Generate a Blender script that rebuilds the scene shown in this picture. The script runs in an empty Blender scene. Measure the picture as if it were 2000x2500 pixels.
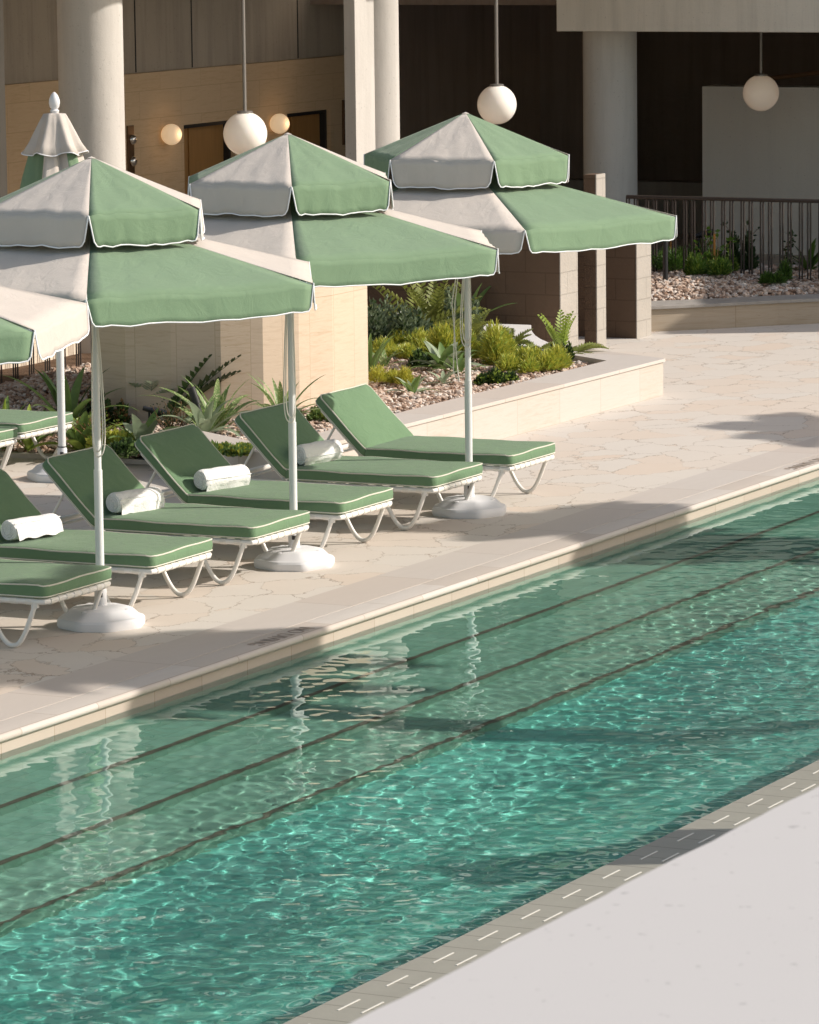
import bpy, bmesh, math, random
import numpy as np
from mathutils import Vector, Matrix
random.seed(7); RNG = np.random.default_rng(7)
sc = bpy.context.scene; col = sc.collection
PI = math.pi; R = math.radians

# ------------------------------------------------------------ camera
CAM = (0.0, -11.953, 4.3); PITCH, AZ, ROLL = R(7.9965), R(63.57637), R(.6624); FPX = 10988.09
fwd = Vector((math.sin(AZ)*math.cos(PITCH), math.cos(AZ)*math.cos(PITCH), -math.sin(PITCH)))
rgt0 = Vector((math.cos(AZ), -math.sin(AZ), 0)); dwn0 = fwd.cross(rgt0)
rgt = math.cos(ROLL)*rgt0 + math.sin(ROLL)*dwn0; dwn = -math.sin(ROLL)*rgt0 + math.cos(ROLL)*dwn0
cd = bpy.data.cameras.new('camera'); cam = bpy.data.objects.new('camera', cd); col.objects.link(cam)
cd.sensor_fit = 'HORIZONTAL'; cd.sensor_width = 36.0; cd.lens = FPX/2000*36; cd.clip_start = .5; cd.clip_end = 2000
m = Matrix.Identity(4)
for i in range(3): m[i][0] = rgt[i]; m[i][1] = -dwn[i]; m[i][2] = -fwd[i]; m[i][3] = CAM[i]
cam.matrix_world = m; sc.camera = cam
cd.dof.use_dof = True; cd.dof.focus_distance = 29.5; cd.dof.aperture_fstop = 45
def at(px, py, z):                     # where a ray of the photograph meets the level z (used for placing things on the ground)
    d = fwd + rgt*((px-1000)/FPX) + dwn*((py-1250)/FPX)
    t = (z-CAM[2])/d[2]; return Vector(CAM) + t*d

# ------------------------------------------------------------ world, sun, exposure
SUN_AZ, SUN_EL = R(151.6), R(31.8)     # azimuth from +Y towards +X
w = bpy.data.worlds.new('World'); sc.world = w; w.use_nodes = True
wn = w.node_tree; bg = wn.nodes['Background']
sky = wn.nodes.new('ShaderNodeTexSky'); sky.sky_type = 'NISHITA'; sky.sun_disc = False
sky.sun_elevation = SUN_EL; sky.sun_rotation = SUN_AZ; sky.air_density = 1.0; sky.dust_density = 1.5
tint = wn.nodes.new('ShaderNodeMix'); tint.data_type = 'RGBA'; tint.blend_type = 'MULTIPLY'; tint.inputs[0].default_value = 1
wn.links.new(sky.outputs[0], tint.inputs[6]); tint.inputs[7].default_value = (1, .91, .79, 1)    # warm white balance of the photograph
wn.links.new(tint.outputs[2], bg.inputs[0]); bg.inputs[1].default_value = .14
sl = bpy.data.lights.new('sun', 'SUN'); so = bpy.data.objects.new('sun', sl); col.objects.link(so)
sl.energy = 3.3; sl.angle = R(.53); sl.color = (1, .925, .84)
sdir = Vector((math.sin(SUN_AZ)*math.cos(SUN_EL), math.cos(SUN_AZ)*math.cos(SUN_EL), math.sin(SUN_EL)))
so.rotation_euler = sdir.to_track_quat('Z', 'Y').to_euler(); so.location = sdir*60
try: sl.cycles.is_caustics_light = True
except Exception: pass
sc.view_settings.view_transform = 'Standard'; sc.view_settings.look = 'None'
sc.view_settings.exposure = .58; sc.view_settings.gamma = 1
sc.cycles.max_bounces = 10; sc.cycles.transmission_bounces = 6; sc.cycles.glossy_bounces = 4; sc.cycles.diffuse_bounces = 3
sc.cycles.transparent_max_bounces = 8
sc.cycles.sample_clamp_indirect = 6; sc.cycles.caustics_refractive = True; sc.cycles.caustics_reflective = False
sc.cycles.use_denoising = True; sc.cycles.blur_glossy = .3

# ------------------------------------------------------------ materials
MATS = {}
class NT:
    def __init__(s, name):
        s.m = bpy.data.materials.new(name); s.m.use_nodes = True; s.t = s.m.node_tree; s.b = s.t.nodes['Principled BSDF']
        s.out = s.t.nodes['Material Output']; s.b.inputs['Roughness'].default_value = .8
        s.b.inputs['Specular IOR Level'].default_value = .25; MATS[name] = s.m
    def put(s, sock, v):
        if isinstance(v, bpy.types.NodeSocket): s.t.links.new(v, sock)
        elif v is not None:
            if sock.type == 'RGBA' and len(v) == 3: v = (*v, 1)
            sock.default_value = v
    def n(s, typ, outi=0, props=None, **kw):
        nd = s.t.nodes.new('ShaderNode'+typ)
        for k, v in (props or {}).items(): setattr(nd, k, v)
        for k, v in kw.items():
            k2 = int(k[1:]) if k[0] == 'i' and k[1:].isdigit() else k.replace('_', ' ')
            s.put(nd.inputs[k2], v)
        return nd.outputs[outi]
    def pos(s): return s.n('NewGeometry')
    def obj(s): return s.n('TexCoord', 3)
    def scale(s, v, sc_): return s.n('Mapping', Vector=v, Scale=sc_)
    def noise(s, v, sc_, det=4, rough=.6, dist=0, c=False): return s.n('TexNoise', 1 if c else 0, Vector=v, Scale=sc_, Detail=det, Roughness=rough, Distortion=dist)
    def ramp(s, f, *st):
        nd = s.t.nodes.new('ShaderNodeValToRGB'); s.put(nd.inputs[0], f); e = nd.color_ramp.elements
        while len(e) < len(st): e.new(.5)
        for q, (p, c) in zip(e, st): q.position = p; q.color = (*c, 1) if not isinstance(c, (int, float)) else (c, c, c, 1)
        return nd.outputs[0]
    def mix(s, f, a, b, mode='MIX'):
        nd = s.t.nodes.new('ShaderNodeMix'); nd.data_type = 'RGBA'; nd.blend_type = mode
        s.put(nd.inputs[0], f); s.put(nd.inputs[6], a); s.put(nd.inputs[7], b); return nd.outputs[2]
    def math(s, op, a, b=None, c=None):
        nd = s.t.nodes.new('ShaderNodeMath'); nd.operation = op
        for i, v in enumerate((a, b, c)):
            if v is not None: s.put(nd.inputs[i], v)
        return nd.outputs[0]
    def xyz(s, v): nd = s.t.nodes.new('ShaderNodeSeparateXYZ'); s.put(nd.inputs[0], v); return nd.outputs
    def comb(s, x, y, z): nd = s.t.nodes.new('ShaderNodeCombineXYZ'); s.put(nd.inputs[0], x); s.put(nd.inputs[1], y); s.put(nd.inputs[2], z); return nd.outputs[0]
    def bump(s, h, st=.3, d=.01): s.put(s.b.inputs['Normal'], s.n('Bump', Height=h, Strength=st, Distance=d))
    def color(s, c): s.put(s.b.inputs['Base Color'], c)
    def rough(s, r): s.put(s.b.inputs['Roughness'], r)

def m_plain(name, c, rough=.6, spec=.3, metal=0, var=.06, ns=9):
    t = NT(name); p = t.obj(); f = t.noise(p, ns, 5)
    t.color(t.mix(f, tuple(x*(1-var) for x in c), tuple(min(1, x*(1+var)) for x in c)))
    t.rough(rough); t.b.inputs['Specular IOR Level'].default_value = spec; t.b.inputs['Metallic'].default_value = metal
    return t
def m_fabric(name, c, trans=.18, wr=.35):
    t = NT(name); p = t.obj()
    f1 = t.noise(p, 5, 4); f2 = t.noise(p, 420, 2)
    cc = t.mix(f1, tuple(x*.93 for x in c), tuple(min(1, x*1.06) for x in c))
    cc = t.mix(t.math('MULTIPLY', f2, .35), cc, tuple(x*.72 for x in c))
    t.color(cc); t.rough(.92); t.b.inputs['Specular IOR Level'].default_value = .1
    t.b.inputs['Sheen Weight'].default_value = .15
    wv = t.noise(t.scale(p, (1, 1, 1)), 7, 3, .5, .6)
    oi = t.n('ObjectInfo', 5); wv = t.noise(t.n('VectorMath', props={'operation': 'ADD'}, i0=t.scale(p, (1, 1.6, 1)), i1=t.comb(t.math('MULTIPLY', oi, 20), oi, 0)), 6, 4, .55, .8)
    t.bump(t.math('ADD', t.math('MULTIPLY', wv, wr), t.math('MULTIPLY', f2, .04)), .6, .04)
    if trans:
        tr = t.n('BsdfTranslucent', Color=cc); mx = t.n('MixShader', i0=trans, i1=t.b.outputs[0], i2=tr)
        t.put(t.out.inputs[0], mx)
    return t
GREEN = (.155, .345, .148); CREAM = (.60, .555, .51)
m_fabric('green_canopy', (.235, .345, .215)); m_fabric('cream_canopy', (.67, .61, .55))
m_fabric('green_cushion', (.145, .24, .135), 0, .5); m_plain('piping', (.62, .60, .52), .8)
m_plain('white_trim', (.82, .82, .84), .7); m_plain('white_metal', (.74, .72, .68), .35, .5, 0, .04)
m_plain('white_pole', (.70, .71, .70), .3, .5, 0, .05, 4); m_plain('white_strap', (.72, .69, .63), .55, .4)
m_plain('white_plastic', (.70, .70, .71), .55, .4, 0, .07, 6); m_plain('cord', (.74, .70, .62), .9)
m_plain('black_metal', (.02, .02, .022), .45, .4); m_plain('shadow_gap', (.05, .035, .025), .7); m_plain('bronze_rail', (.055, .042, .035), .5, .4)
m_plain('grey_steel', (.28, .26, .24), .4, .5, .6); m_plain('silver', (.7, .68, .65), .2, .5, 1)
m_plain('bronze_plate', (.16, .095, .05), .4, .5, .7)
t = m_plain('towel_white', (.86, .855, .85), .95, .1); q = t.noise(t.obj(), 160, 3); t.bump(t.math('ADD', q, t.math('MULTIPLY', t.noise(t.obj(), 22, 3), 2)), .7, .006)
t = m_plain('door_bronze', (.22, .105, .03), .45, .5, .0); z = t.xyz(t.obj())
t.color(t.mix(t.noise(t.scale(t.obj(), (9, 9, .6)), 3, 5), (.30, .15, .05), (.48, .26, .09)))
t = NT('globe_glass'); t.color((.95, .91, .85)); t.rough(.22); t.b.inputs['Subsurface Weight'].default_value = .25
t.b.inputs['Subsurface Radius'].default_value = (.1, .08, .06); t.b.inputs['Subsurface Scale'].default_value = .5
t.put(t.b.inputs['Emission Color'], (1, .70, .46, 1)); t.b.inputs['Emission Strength'].default_value = .10
t = NT('sconce_glass'); t.color((.9, .82, .7)); t.rough(.3)
t.put(t.b.inputs['Emission Color'], (1, .66, .36, 1)); t.b.inputs['Emission Strength'].default_value = .30

def m_concrete(name, a, b, joints=0, stain=.5, board=0):
    t = NT(name); p = t.pos(); f = t.noise(p, 1.3, 6, .6); g = t.noise(t.scale(p, (5, 5, .35)), 1.5, 5, .65)
    c = t.mix(f, a, b); c = t.mix(t.math('MULTIPLY', t.ramp(g, (.45, 0), (.75, 1)), stain*.55), c, tuple(x*.55 for x in a))
    sp = t.noise(p, 40, 2); c = t.mix(t.ramp(sp, (.66, 0), (.74, .5)), c, tuple(x*.5 for x in a))
    if board:
        x, y, z = t.xyz(p); wv = t.math('PINGPONG', t.math('ADD', x, y), board); c = t.mix(t.ramp(wv, (0, .5), (.012, 0)), c, tuple(v*.5 for v in a))
    t.color(c); t.rough(.9); t.bump(t.math('ADD', t.noise(p, 9, 6), t.math('MULTIPLY', t.noise(p, 90, 3), .25)), .25, .02)
    return t
m_concrete('concrete_light', (.50, .47, .43), (.60, .57, .53)); m_concrete('concrete_dark', (.30, .235, .20), (.40, .32, .27), stain=.8); m_concrete('concrete_upper', (.40, .335, .265), (.50, .43, .35), stain=.8); m_concrete('column_shade_lift', (.62, .59, .54), (.72, .69, .64), stain=.5)
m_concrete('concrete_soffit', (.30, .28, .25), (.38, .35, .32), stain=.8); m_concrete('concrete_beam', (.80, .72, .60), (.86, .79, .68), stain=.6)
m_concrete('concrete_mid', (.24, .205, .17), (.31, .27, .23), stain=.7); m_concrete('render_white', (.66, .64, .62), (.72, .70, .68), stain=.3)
m_concrete('render_grey', (.84, .79, .72), (.88, .84, .78), stain=.15)
t = m_concrete('parapet_render', (.50, .48, .465), (.515, .495, .48), stain=.03); t.bump(t.noise(t.pos(), 240, 4), .12, .002)

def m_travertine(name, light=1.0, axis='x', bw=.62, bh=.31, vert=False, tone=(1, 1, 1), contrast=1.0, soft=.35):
    t = NT(name); p = t.pos(); x, y, z = t.xyz(p)
    al = {'x': x, 'y': y, 'xy': t.math('SUBTRACT', x, t.math('MULTIPLY', y, .9))}[axis]
    uv = t.comb(al, z, 0)
    br = t.t.nodes.new('ShaderNodeTexBrick'); t.put(br.inputs['Vector'], uv); br.inputs['Scale'].default_value = 1
    br.inputs['Brick Width'].default_value = bw; br.inputs['Row Height'].default_value = bh; br.inputs['Mortar Size'].default_value = .003
    br.inputs['Color1'].default_value = (0, 0, 0, 1); br.inputs['Color2'].default_value = (1, 1, 1, 1); br.inputs['Mortar'].default_value = (.3, .3, .3, 1)
    br.inputs['Bias'].default_value = 0; br.offset = 0 if vert else .5
    rnd = br.outputs[0]; off = t.math('MULTIPLY', rnd, 7.3)
    vv = t.comb(t.math('MULTIPLY', al, 2.2), t.math('ADD', t.math('MULTIPLY', z, 24), off), off)
    v1 = t.noise(vv, 1.6, 7, .68, .5)
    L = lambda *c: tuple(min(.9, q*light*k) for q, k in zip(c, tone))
    c = t.ramp(v1, (.28, L(.40, .27, .16)), (.43, L(.60, .49, .36)), (.56, L(.70, .60, .48)), (.70, L(.48, .35, .22)))
    c = t.mix(soft, c, L(.60, .50, .385)); c = t.mix(t.math('MULTIPLY', t.noise(p, 2.3, 5, .6), .35), c, L(.68, .59, .50))
    c = t.mix(t.math('MULTIPLY', rnd, .45*contrast), c, L(.66, .57, .47))
    pit = t.noise(t.comb(t.math('MULTIPLY', al, 14), t.math('MULTIPLY', z, 90), 0), 1, 3, .6)
    c = t.mix(t.ramp(pit, (.68, 0), (.76, .7)), c, L(.30, .21, .13))
    c = t.mix(t.math('MULTIPLY', br.outputs[1], .5), c, L(.36, .27, .18))
    t.color(c); t.rough(.7); t.bump(t.math('ADD', v1, t.math('MULTIPLY', pit, -.6)), .12, .01)
    return t
m_travertine('travertine_wall', 1.0, 'x', .9, .30, tone=(1, .86, .68), contrast=1.2); m_travertine('travertine_drum', .90, 'xy', .36, 1.1, True, (1.0, .95, .90), 1.6)
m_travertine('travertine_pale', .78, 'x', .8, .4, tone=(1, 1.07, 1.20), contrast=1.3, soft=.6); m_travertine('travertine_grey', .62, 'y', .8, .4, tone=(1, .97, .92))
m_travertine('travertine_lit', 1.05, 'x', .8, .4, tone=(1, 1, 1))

def m_paving(name, base=(.585, .54, .485), dark=(.24, .18, .13), crack=.62, sc_=2.2):
    t = NT(name); p = t.pos(); x, y, z = t.xyz(p)
    flat = t.comb(x, t.math('MULTIPLY', y, 1.25), 0)
    wp = t.noise(flat, 2.6, 5, .65, 0, True)
    v = t.n('VectorMath', props={'operation': 'ADD'}, i0=flat, i1=t.n('VectorMath', props={'operation': 'SCALE'}, i0=wp, Scale=.42))
    vo = t.t.nodes.new('ShaderNodeTexVoronoi'); vo.feature = 'DISTANCE_TO_EDGE'; t.put(vo.inputs['Vector'], v); vo.inputs['Scale'].default_value = sc_
    vc = t.t.nodes.new('ShaderNodeTexVoronoi'); t.put(vc.inputs['Vector'], v); vc.inputs['Scale'].default_value = sc_
    tone = t.xyz(vc.outputs['Color'])[0]
    c = t.mix(t.math('MULTIPLY', t.math('POWER', tone, 2.0), .75), base, (.60, .475, .37)); c = t.mix(t.math('MULTIPLY', t.noise(p, 3.5, 6, .65), .45), c, tuple(q*1.12 for q in base))
    c = t.mix(t.ramp(t.noise(t.scale(p, (1, 2.5, 1)), 14, 5, .7), (.60, 0), (.80, .45)), c, (.42, .34, .27))
    fade = t.ramp(t.noise(p, 1.7, 4, .6), (.38, .15), (.56, 1)); wid = t.math('MULTIPLY', t.math('ADD', t.noise(p, 6, 4), -.24), .045)
    cr = t.math('MULTIPLY', t.math('LESS_THAN', vo.outputs[0], wid), t.math('MULTIPLY', fade, crack))
    c = t.mix(cr, c, dark); t.color(c); t.rough(.82)
    t.bump(t.math('ADD', t.math('MULTIPLY', cr, -1), t.math('MULTIPLY', t.noise(p, 26, 5), .25)), .35, .008)
    return t
m_paving('crazy_paving')
def m_coping(name, a, b, jx, axis='x'):
    t = NT(name); p = t.pos(); x, y, z = t.xyz(p)
    br = t.t.nodes.new('ShaderNodeTexBrick'); t.put(br.inputs['Vector'], t.comb(x, t.math('ADD', y, .003), 0)); br.inputs['Scale'].default_value = 1
    br.inputs['Brick Width'].default_value = jx; br.inputs['Row Height'].default_value = 10; br.inputs['Mortar Size'].default_value = .0035
    br.inputs['Color1'].default_value = (0, 0, 0, 1); br.inputs['Color2'].default_value = (1, 1, 1, 1); br.inputs['Mortar'].default_value = (.5, .5, .5, 1)
    c = t.mix(br.outputs[0], a, b); c = t.mix(t.math('MULTIPLY', t.noise(t.scale(p, (.8, 3, 1)), 5, 6, .7), .5), c, tuple(q*.86 for q in a))
    c = t.mix(t.math('MULTIPLY', br.outputs[1], .6), c, (.27, .20, .14)); t.color(c); t.rough(.7)
    t.bump(t.math('ADD', t.noise(p, 18, 5), t.math('MULTIPLY', br.outputs[1], -1.5)), .15, .006); return t
m_coping('coping_stone', (.50, .44, .385), (.58, .54, .50), .78); m_coping('coping_band', (.54, .475, .42), (.56, .52, .48), 1.1)
m_coping('pool_riser', (.44, .37, .31), (.48, .42, .36), .53)
# near coping: grey pavers with staggered pale slots
t = NT('near_pavers'); p = t.pos(); x, y, z = t.xyz(p)
c = t.mix(t.noise(p, 7, 6, .65), (.25, .24, .20), (.31, .30, .25))
jx = t.math('PINGPONG', t.math('ADD', x, t.math('MULTIPLY', t.noise(p, 2, 2), .01)), .1065); c = t.mix(t.ramp(jx, (0, .95), (.0045, 0)), c, (.10, .085, .07))
t.color(c); t.rough(.75); t.bump(t.noise(p, 30, 5), .2, .006)
m_plain('slot_white', (.62, .60, .54), .7)
def m_pooltile(name, a, b, s=.15):
    t = NT(name); p = t.pos(); x, y, z = t.xyz(p); L = []
    for q in (x, y, z): L.append(t.ramp(t.math('PINGPONG', q, s/2), (0, 1), (.004, 0)))
    nrm = t.xyz(t.n('NewGeometry', 1)); an = [t.math('ABSOLUTE', k) for k in nrm]
    g = t.math('MAXIMUM', t.math('MAXIMUM', t.math('MULTIPLY', L[0], t.math('LESS_THAN', an[0], .5)), t.math('MULTIPLY', L[1], t.math('LESS_THAN', an[1], .5))), t.math('MULTIPLY', L[2], t.math('LESS_THAN', an[2], .5)))
    cell = t.n('TexWhiteNoise', 0, Vector=t.n('VectorMath', props={'operation': 'SNAP'}, i0=p, i1=(s, s, s)))
    c = t.mix(cell, a, b); c = t.mix(t.noise(p, 2.2, 5), c, tuple(q*.86 for q in b)); c = t.mix(t.math('MULTIPLY', g, .55), c, tuple(q*.5 for q in a))
    t.color(c); t.rough(.5); return t
m_pooltile('pool_tile', (.17, .36, .26), (.29, .50, .39)); m_pooltile('floor_tile', (.08, .44, .345), (.24, .66, .55), .12); m_pooltile('step_nosing', (.11, .10, .075), (.17, .15, .115), .15)
def m_leaf(name, a, b, stripe=None, trans=.3):
    t = NT(name); p = t.obj(); c = t.mix(t.noise(p, 12, 3), a, b)
    if stripe: c = t.mix(t.ramp(t.noise(t.scale(p, (3, 3, 1)), 26, 2), (.52, 0), (.62, .8)), c, stripe)
    t.color(c); t.rough(.38); t.b.inputs['Specular IOR Level'].default_value = .5
    mx = t.n('MixShader', i0=trans, i1=t.b.outputs[0], i2=t.n('BsdfTranslucent', Color=c)); t.put(t.out.inputs[0], mx); return t
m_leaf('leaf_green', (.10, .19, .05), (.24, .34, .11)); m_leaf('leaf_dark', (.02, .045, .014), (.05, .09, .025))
m_leaf('leaf_silver', (.24, .32, .19), (.42, .48, .33)); m_leaf('leaf_yellow', (.34, .38, .05), (.60, .56, .10))
m_leaf('leaf_lime', (.22, .34, .05), (.42, .50, .10)); m_leaf('leaf_olive', (.14, .18, .04), (.32, .34, .08))
m_leaf('leaf_grey', (.10, .14, .08), (.20, .25, .15)); m_leaf('leaf_variegated', (.12, .22, .06), (.24, .34, .11), (.60, .60, .34))
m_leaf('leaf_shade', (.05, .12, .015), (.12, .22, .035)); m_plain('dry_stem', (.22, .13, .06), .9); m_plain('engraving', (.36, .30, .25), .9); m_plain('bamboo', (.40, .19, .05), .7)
t = NT('gravel_stone'); v = t.t.nodes.new('ShaderNodeTexVoronoi'); t.put(v.inputs['Vector'], t.pos()); v.inputs['Scale'].default_value = 17
r_ = t.xyz(v.outputs['Color'])[0]; t.color(t.ramp(r_, (0, (.24, .15, .10)), (.35, (.46, .33, .25)), (.7, (.55, .44, .36)), (1, (.66, .60, .54)))); t.rough(.9)
t = NT('soil'); t.color(t.mix(t.noise(t.pos(), 30, 5), (.07, .04, .022), (.22, .14, .09))); t.rough(1); t.bump(t.noise(t.pos(), 60, 4), .8, .02)
def m_block(name, a, b):
    t = NT(name); p = t.pos(); x, y, z = t.xyz(p)
    br = t.t.nodes.new('ShaderNodeTexBrick'); t.put(br.inputs['Vector'], t.comb(t.math('ADD', x, y), t.math('ADD', z, .04), 0)); br.inputs['Scale'].default_value = 1
    br.inputs['Brick Width'].default_value = .4; br.inputs['Row Height'].default_value = .2; br.inputs['Mortar Size'].default_value = .006
    c = t.mix(t.noise(p, 3, 6), a, b); c = t.mix(t.math('MULTIPLY', br.outputs[1], .35), c, tuple(q*.55 for q in a)); t.color(c); t.rough(.95)
    t.bump(t.math('ADD', t.noise(p, 35, 5), t.math('MULTIPLY', br.outputs[1], -1.2)), .5, .012); return t
m_block('block_shaded', (.115, .075, .05), (.155, .105, .072)); m_block('block_sunlit', (.34, .31, .27), (.42, .39, .35))  # same blockwork twice: dark tone for shaded sides, pale for sunlit ends
t = NT('window_glass'); t.color((.03, .04, .05)); t.rough(.08); t.b.inputs['Specular IOR Level'].default_value = .8
m_plain('timber', (.20, .11, .06), .7)
# water
t = NT('pool_water'); t.t.nodes.remove(t.b)
gl = t.t.nodes.new('ShaderNodeBsdfGlass'); gl.inputs['IOR'].default_value = 1.333; gl.inputs['Roughness'].default_value = 0
gl.inputs['Color'].default_value = (.90, .99, .98, 1); t.t.links.new(gl.outputs[0], t.out.inputs[0])

# ------------------------------------------------------------ mesh helpers
class MB:
    def __init__(s): s.v = []; s.f = []; s.mi = []; s.cur = 0
    def add(s, vs, fs, mi=None):
        o = len(s.v); s.v += [tuple(v) for v in vs]; s.f += [tuple(i+o for i in f) for f in fs]; s.mi += [s.cur if mi is None else mi]*len(fs); return s
    def box(s, a, b):
        x0, y0, z0 = a; x1, y1, z1 = b
        return s.add([(x0,y0,z0),(x1,y0,z0),(x1,y1,z0),(x0,y1,z0),(x0,y0,z1),(x1,y0,z1),(x1,y1,z1),(x0,y1,z1)], [(0,3,2,1),(4,5,6,7),(0,1,5,4),(1,2,6,5),(2,3,7,6),(3,0,4,7)])
    def tube(s, pts, r, n=8, caps=True, closed=False):
        P = [Vector(p) for p in pts]; N = len(P); rs = r if isinstance(r, (list, tuple)) else [r]*N
        up = None; vs = []
        for i, p in enumerate(P):
            if closed: tg = (P[(i+1) % N]-P[i-1])
            else: tg = (P[min(i+1, N-1)]-P[max(i-1, 0)])
            tg.normalize()
            if up is None: up = tg.orthogonal().normalized()
            else:
                up = up - tg*up.dot(tg)
                up = up.normalized() if up.length > 1e-6 else tg.orthogonal().normalized()
            bn = tg.cross(up)
            for k in range(n):
                a = 2*PI*k/n; vs.append(p + (up*math.cos(a) + bn*math.sin(a))*rs[i])
        fs = []
        for i in range(N if closed else N-1):
            j = (i+1) % N
            for k in range(n): k2 = (k+1) % n; fs.append((i*n+k, i*n+k2, j*n+k2, j*n+k))
        if caps and not closed: fs.append(tuple(range(n-1, -1, -1))); fs.append(tuple((N-1)*n+k for k in range(n)))
        return s.add(vs, fs)
    def lathe(s, prof, n=24, c=(0, 0, 0), caps=True, sx=1, sy=1):
        vs = []; fs = []
        for r, z in prof:
            for k in range(n): a = 2*PI*k/n; vs.append((c[0]+r*math.cos(a)*sx, c[1]+r*math.sin(a)*sy, c[2]+z))
        for i in range(len(prof)-1):
            for k in range(n): k2 = (k+1) % n; fs.append((i*n+k, i*n+k2, (i+1)*n+k2, (i+1)*n+k))
        if caps: fs.append(tuple(range(n-1, -1, -1))); fs.append(tuple((len(prof)-1)*n+k for k in range(n)))
        return s.add(vs, fs)
    def prism(s, poly, z0, z1):
        n = len(poly); z1s = z1 if isinstance(z1, (list, tuple)) else [z1]*n
        vs = [(x, y, z0) for x, y in poly] + [(x, y, z1s[i]) for i, (x, y) in enumerate(poly)]
        return s.add(vs, [tuple(range(n-1, -1, -1)), tuple(range(n, 2*n))] + [(i, (i+1) % n, n+(i+1) % n, n+i) for i in range(n)])
    def build(s, name, mats, parent=None, smooth=False, bevel=0, loc=None, angle=40):
        me = bpy.data.meshes.new(name); me.from_pydata(s.v, [], s.f)
        for mm in (mats if isinstance(mats, (list, tuple)) else [mats]): me.materials.append(MATS[mm])
        if any(s.mi): me.polygons.foreach_set('material_index', s.mi)
        bm = bmesh.new(); bm.from_mesh(me); bmesh.ops.recalc_face_normals(bm, faces=bm.faces); bm.to_mesh(me); bm.free()
        o = bpy.data.objects.new(name, me); col.objects.link(o)
        if smooth:
            me.polygons.foreach_set('use_smooth', [True]*len(me.polygons)); me.set_sharp_from_angle(angle=R(angle))
        if bevel:
            b = o.modifiers.new('bevel', 'BEVEL'); b.width = bevel; b.segments = 2; b.limit_method = 'ANGLE'
        if parent: o.parent = parent
        if loc: o.location = loc
        me.update(); return o
def tag(o, label=None, cat=None, group=None, kind=None):
    for k, v in (('label', label), ('category', cat), ('group', group), ('kind', kind)):
        if v: o[k] = v
    return o
def empty(name, loc=(0, 0, 0), rz=0, label=None, cat=None, group=None):
    o = bpy.data.objects.new(name, None); col.objects.link(o); o.location = loc; o.rotation_euler = (0, 0, rz); o.empty_display_size = .2
    return tag(o, label, cat, group)
def copy_tree(o, parent=None):
    c = o.copy(); col.objects.link(c)
    if parent: c.parent = parent
    for ch in list(o.children): copy_tree(ch, c)
    return c
def arc(c, r, a0, a1, n): return [(c[0]+r*math.cos(a0+(a1-a0)*i/n), c[1]+r*math.sin(a0+(a1-a0)*i/n)) for i in range(n+1)]
def rrect(x0, y0, x1, y1, r, n=4):
    return arc((x1-r, y0+r), r, -PI/2, 0, n)+arc((x1-r, y1-r), r, 0, PI/2, n)+arc((x0+r, y1-r), r, PI/2, PI, n)+arc((x0+r, y0+r), r, PI, 1.5*PI, n)

# ============================================================ SETTING
WZ = -.105; NE, NZ = -3.925, -.085; X0, X1 = 6.0, 46.0
# terrace paving, one thick sheet with the pool left out (four slabs joined in one mesh)
b = MB(); b.box((-30, .585, -.3), (90, 90, 0)); b.box((X1+.6, -60, -.3), (90, .585, 0)); b.box((-30, NE-.6, -.3), (X0-.6, .585, 0))
tag(b.build('terrace_paving', 'crazy_paving'), kind='structure')
b = MB(); b.box((-30, -60, -.3), (X1+.6, NE-.78, -.004)); tag(b.build('near_terrace', 'concrete_light'), kind='structure')
b = MB(); b.add([(-900, -900, -.32), (900, -900, -.32), (900, 900, -.32), (-900, 900, -.32)], [(0, 1, 2, 3)])
# ground with the pool cut out
b = MB(); G = 900
for x0, y0, x1, y1 in ((-G, .6, G, G), (-G, -G, G, NE-.7), (-G, NE-.7, X0-.7, .6), (X1+.7, NE-.7, G, .6)): b.add([(x0,y0,-.31),(x1,y0,-.31),(x1,y1,-.31),(x0,y1,-.31)], [(0,1,2,3)])
tag(b.build('ground', 'concrete_light'), kind='structure')
# coping: bullnose stone + band, extruded profile along X
def profile_x(b, prof, x0, x1, n=1):
    m_ = len(prof)
    vs = []
    for i in range(n+1):
        x = x0+(x1-x0)*i/n; vs += [(x, y, z) for y, z in prof]
    fs = [(i*m_+k, i*m_+(k+1) % m_, (i+1)*m_+(k+1) % m_, (i+1)*m_+k) for i in range(n) for k in range(m_)]
    fs += [tuple(range(m_-1, -1, -1)), tuple(n*m_+k for k in range(m_))]; b.add(vs, fs)
b = MB(); r = .023
prof = [(.18, -.28), (.18, .002)] + [(-.0+r+r*math.cos(a)*1.0-r*1.0, -r+.002+r*math.sin(a)) for a in [PI/2+PI*i/8 for i in range(9)]] + [(.012, -.046), (.012, -.28)]
profile_x(b, prof, X0-.6, X1+.6); tag(b.build('pool_coping', 'coping_stone', smooth=True, angle=50), kind='structure')
b = MB(); b.box((X0-.6, .185, -.28), (X1+.6, .58, .003)); tag(b.build('coping_band', 'coping_band'), kind='structure')
b = MB(); b.box((X0-.6, NE-.78, -.40), (X1+.6, NE, NZ)); b.box((X0-.6, NE, -.28), (X0, 0, 0)); b.box((X1, NE, -.28), (X1+.6, 0, 0))
tag(b.build('near_coping', 'near_pavers', bevel=.004), kind='structure')
b = MB()
for i in range(120):
    x = 6.0+i*.426+.30
    if x > 45: break
    for yy, ox in ((-4.03, 0), (-4.135, .0), (-4.24, .0)): b.box((x+ox+.015, yy-.004, NZ+.0005), (x+ox+.205, yy+.004, NZ+.0025))
tag(b.build('coping_slot', 'slot_white'), kind='structure')
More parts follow.
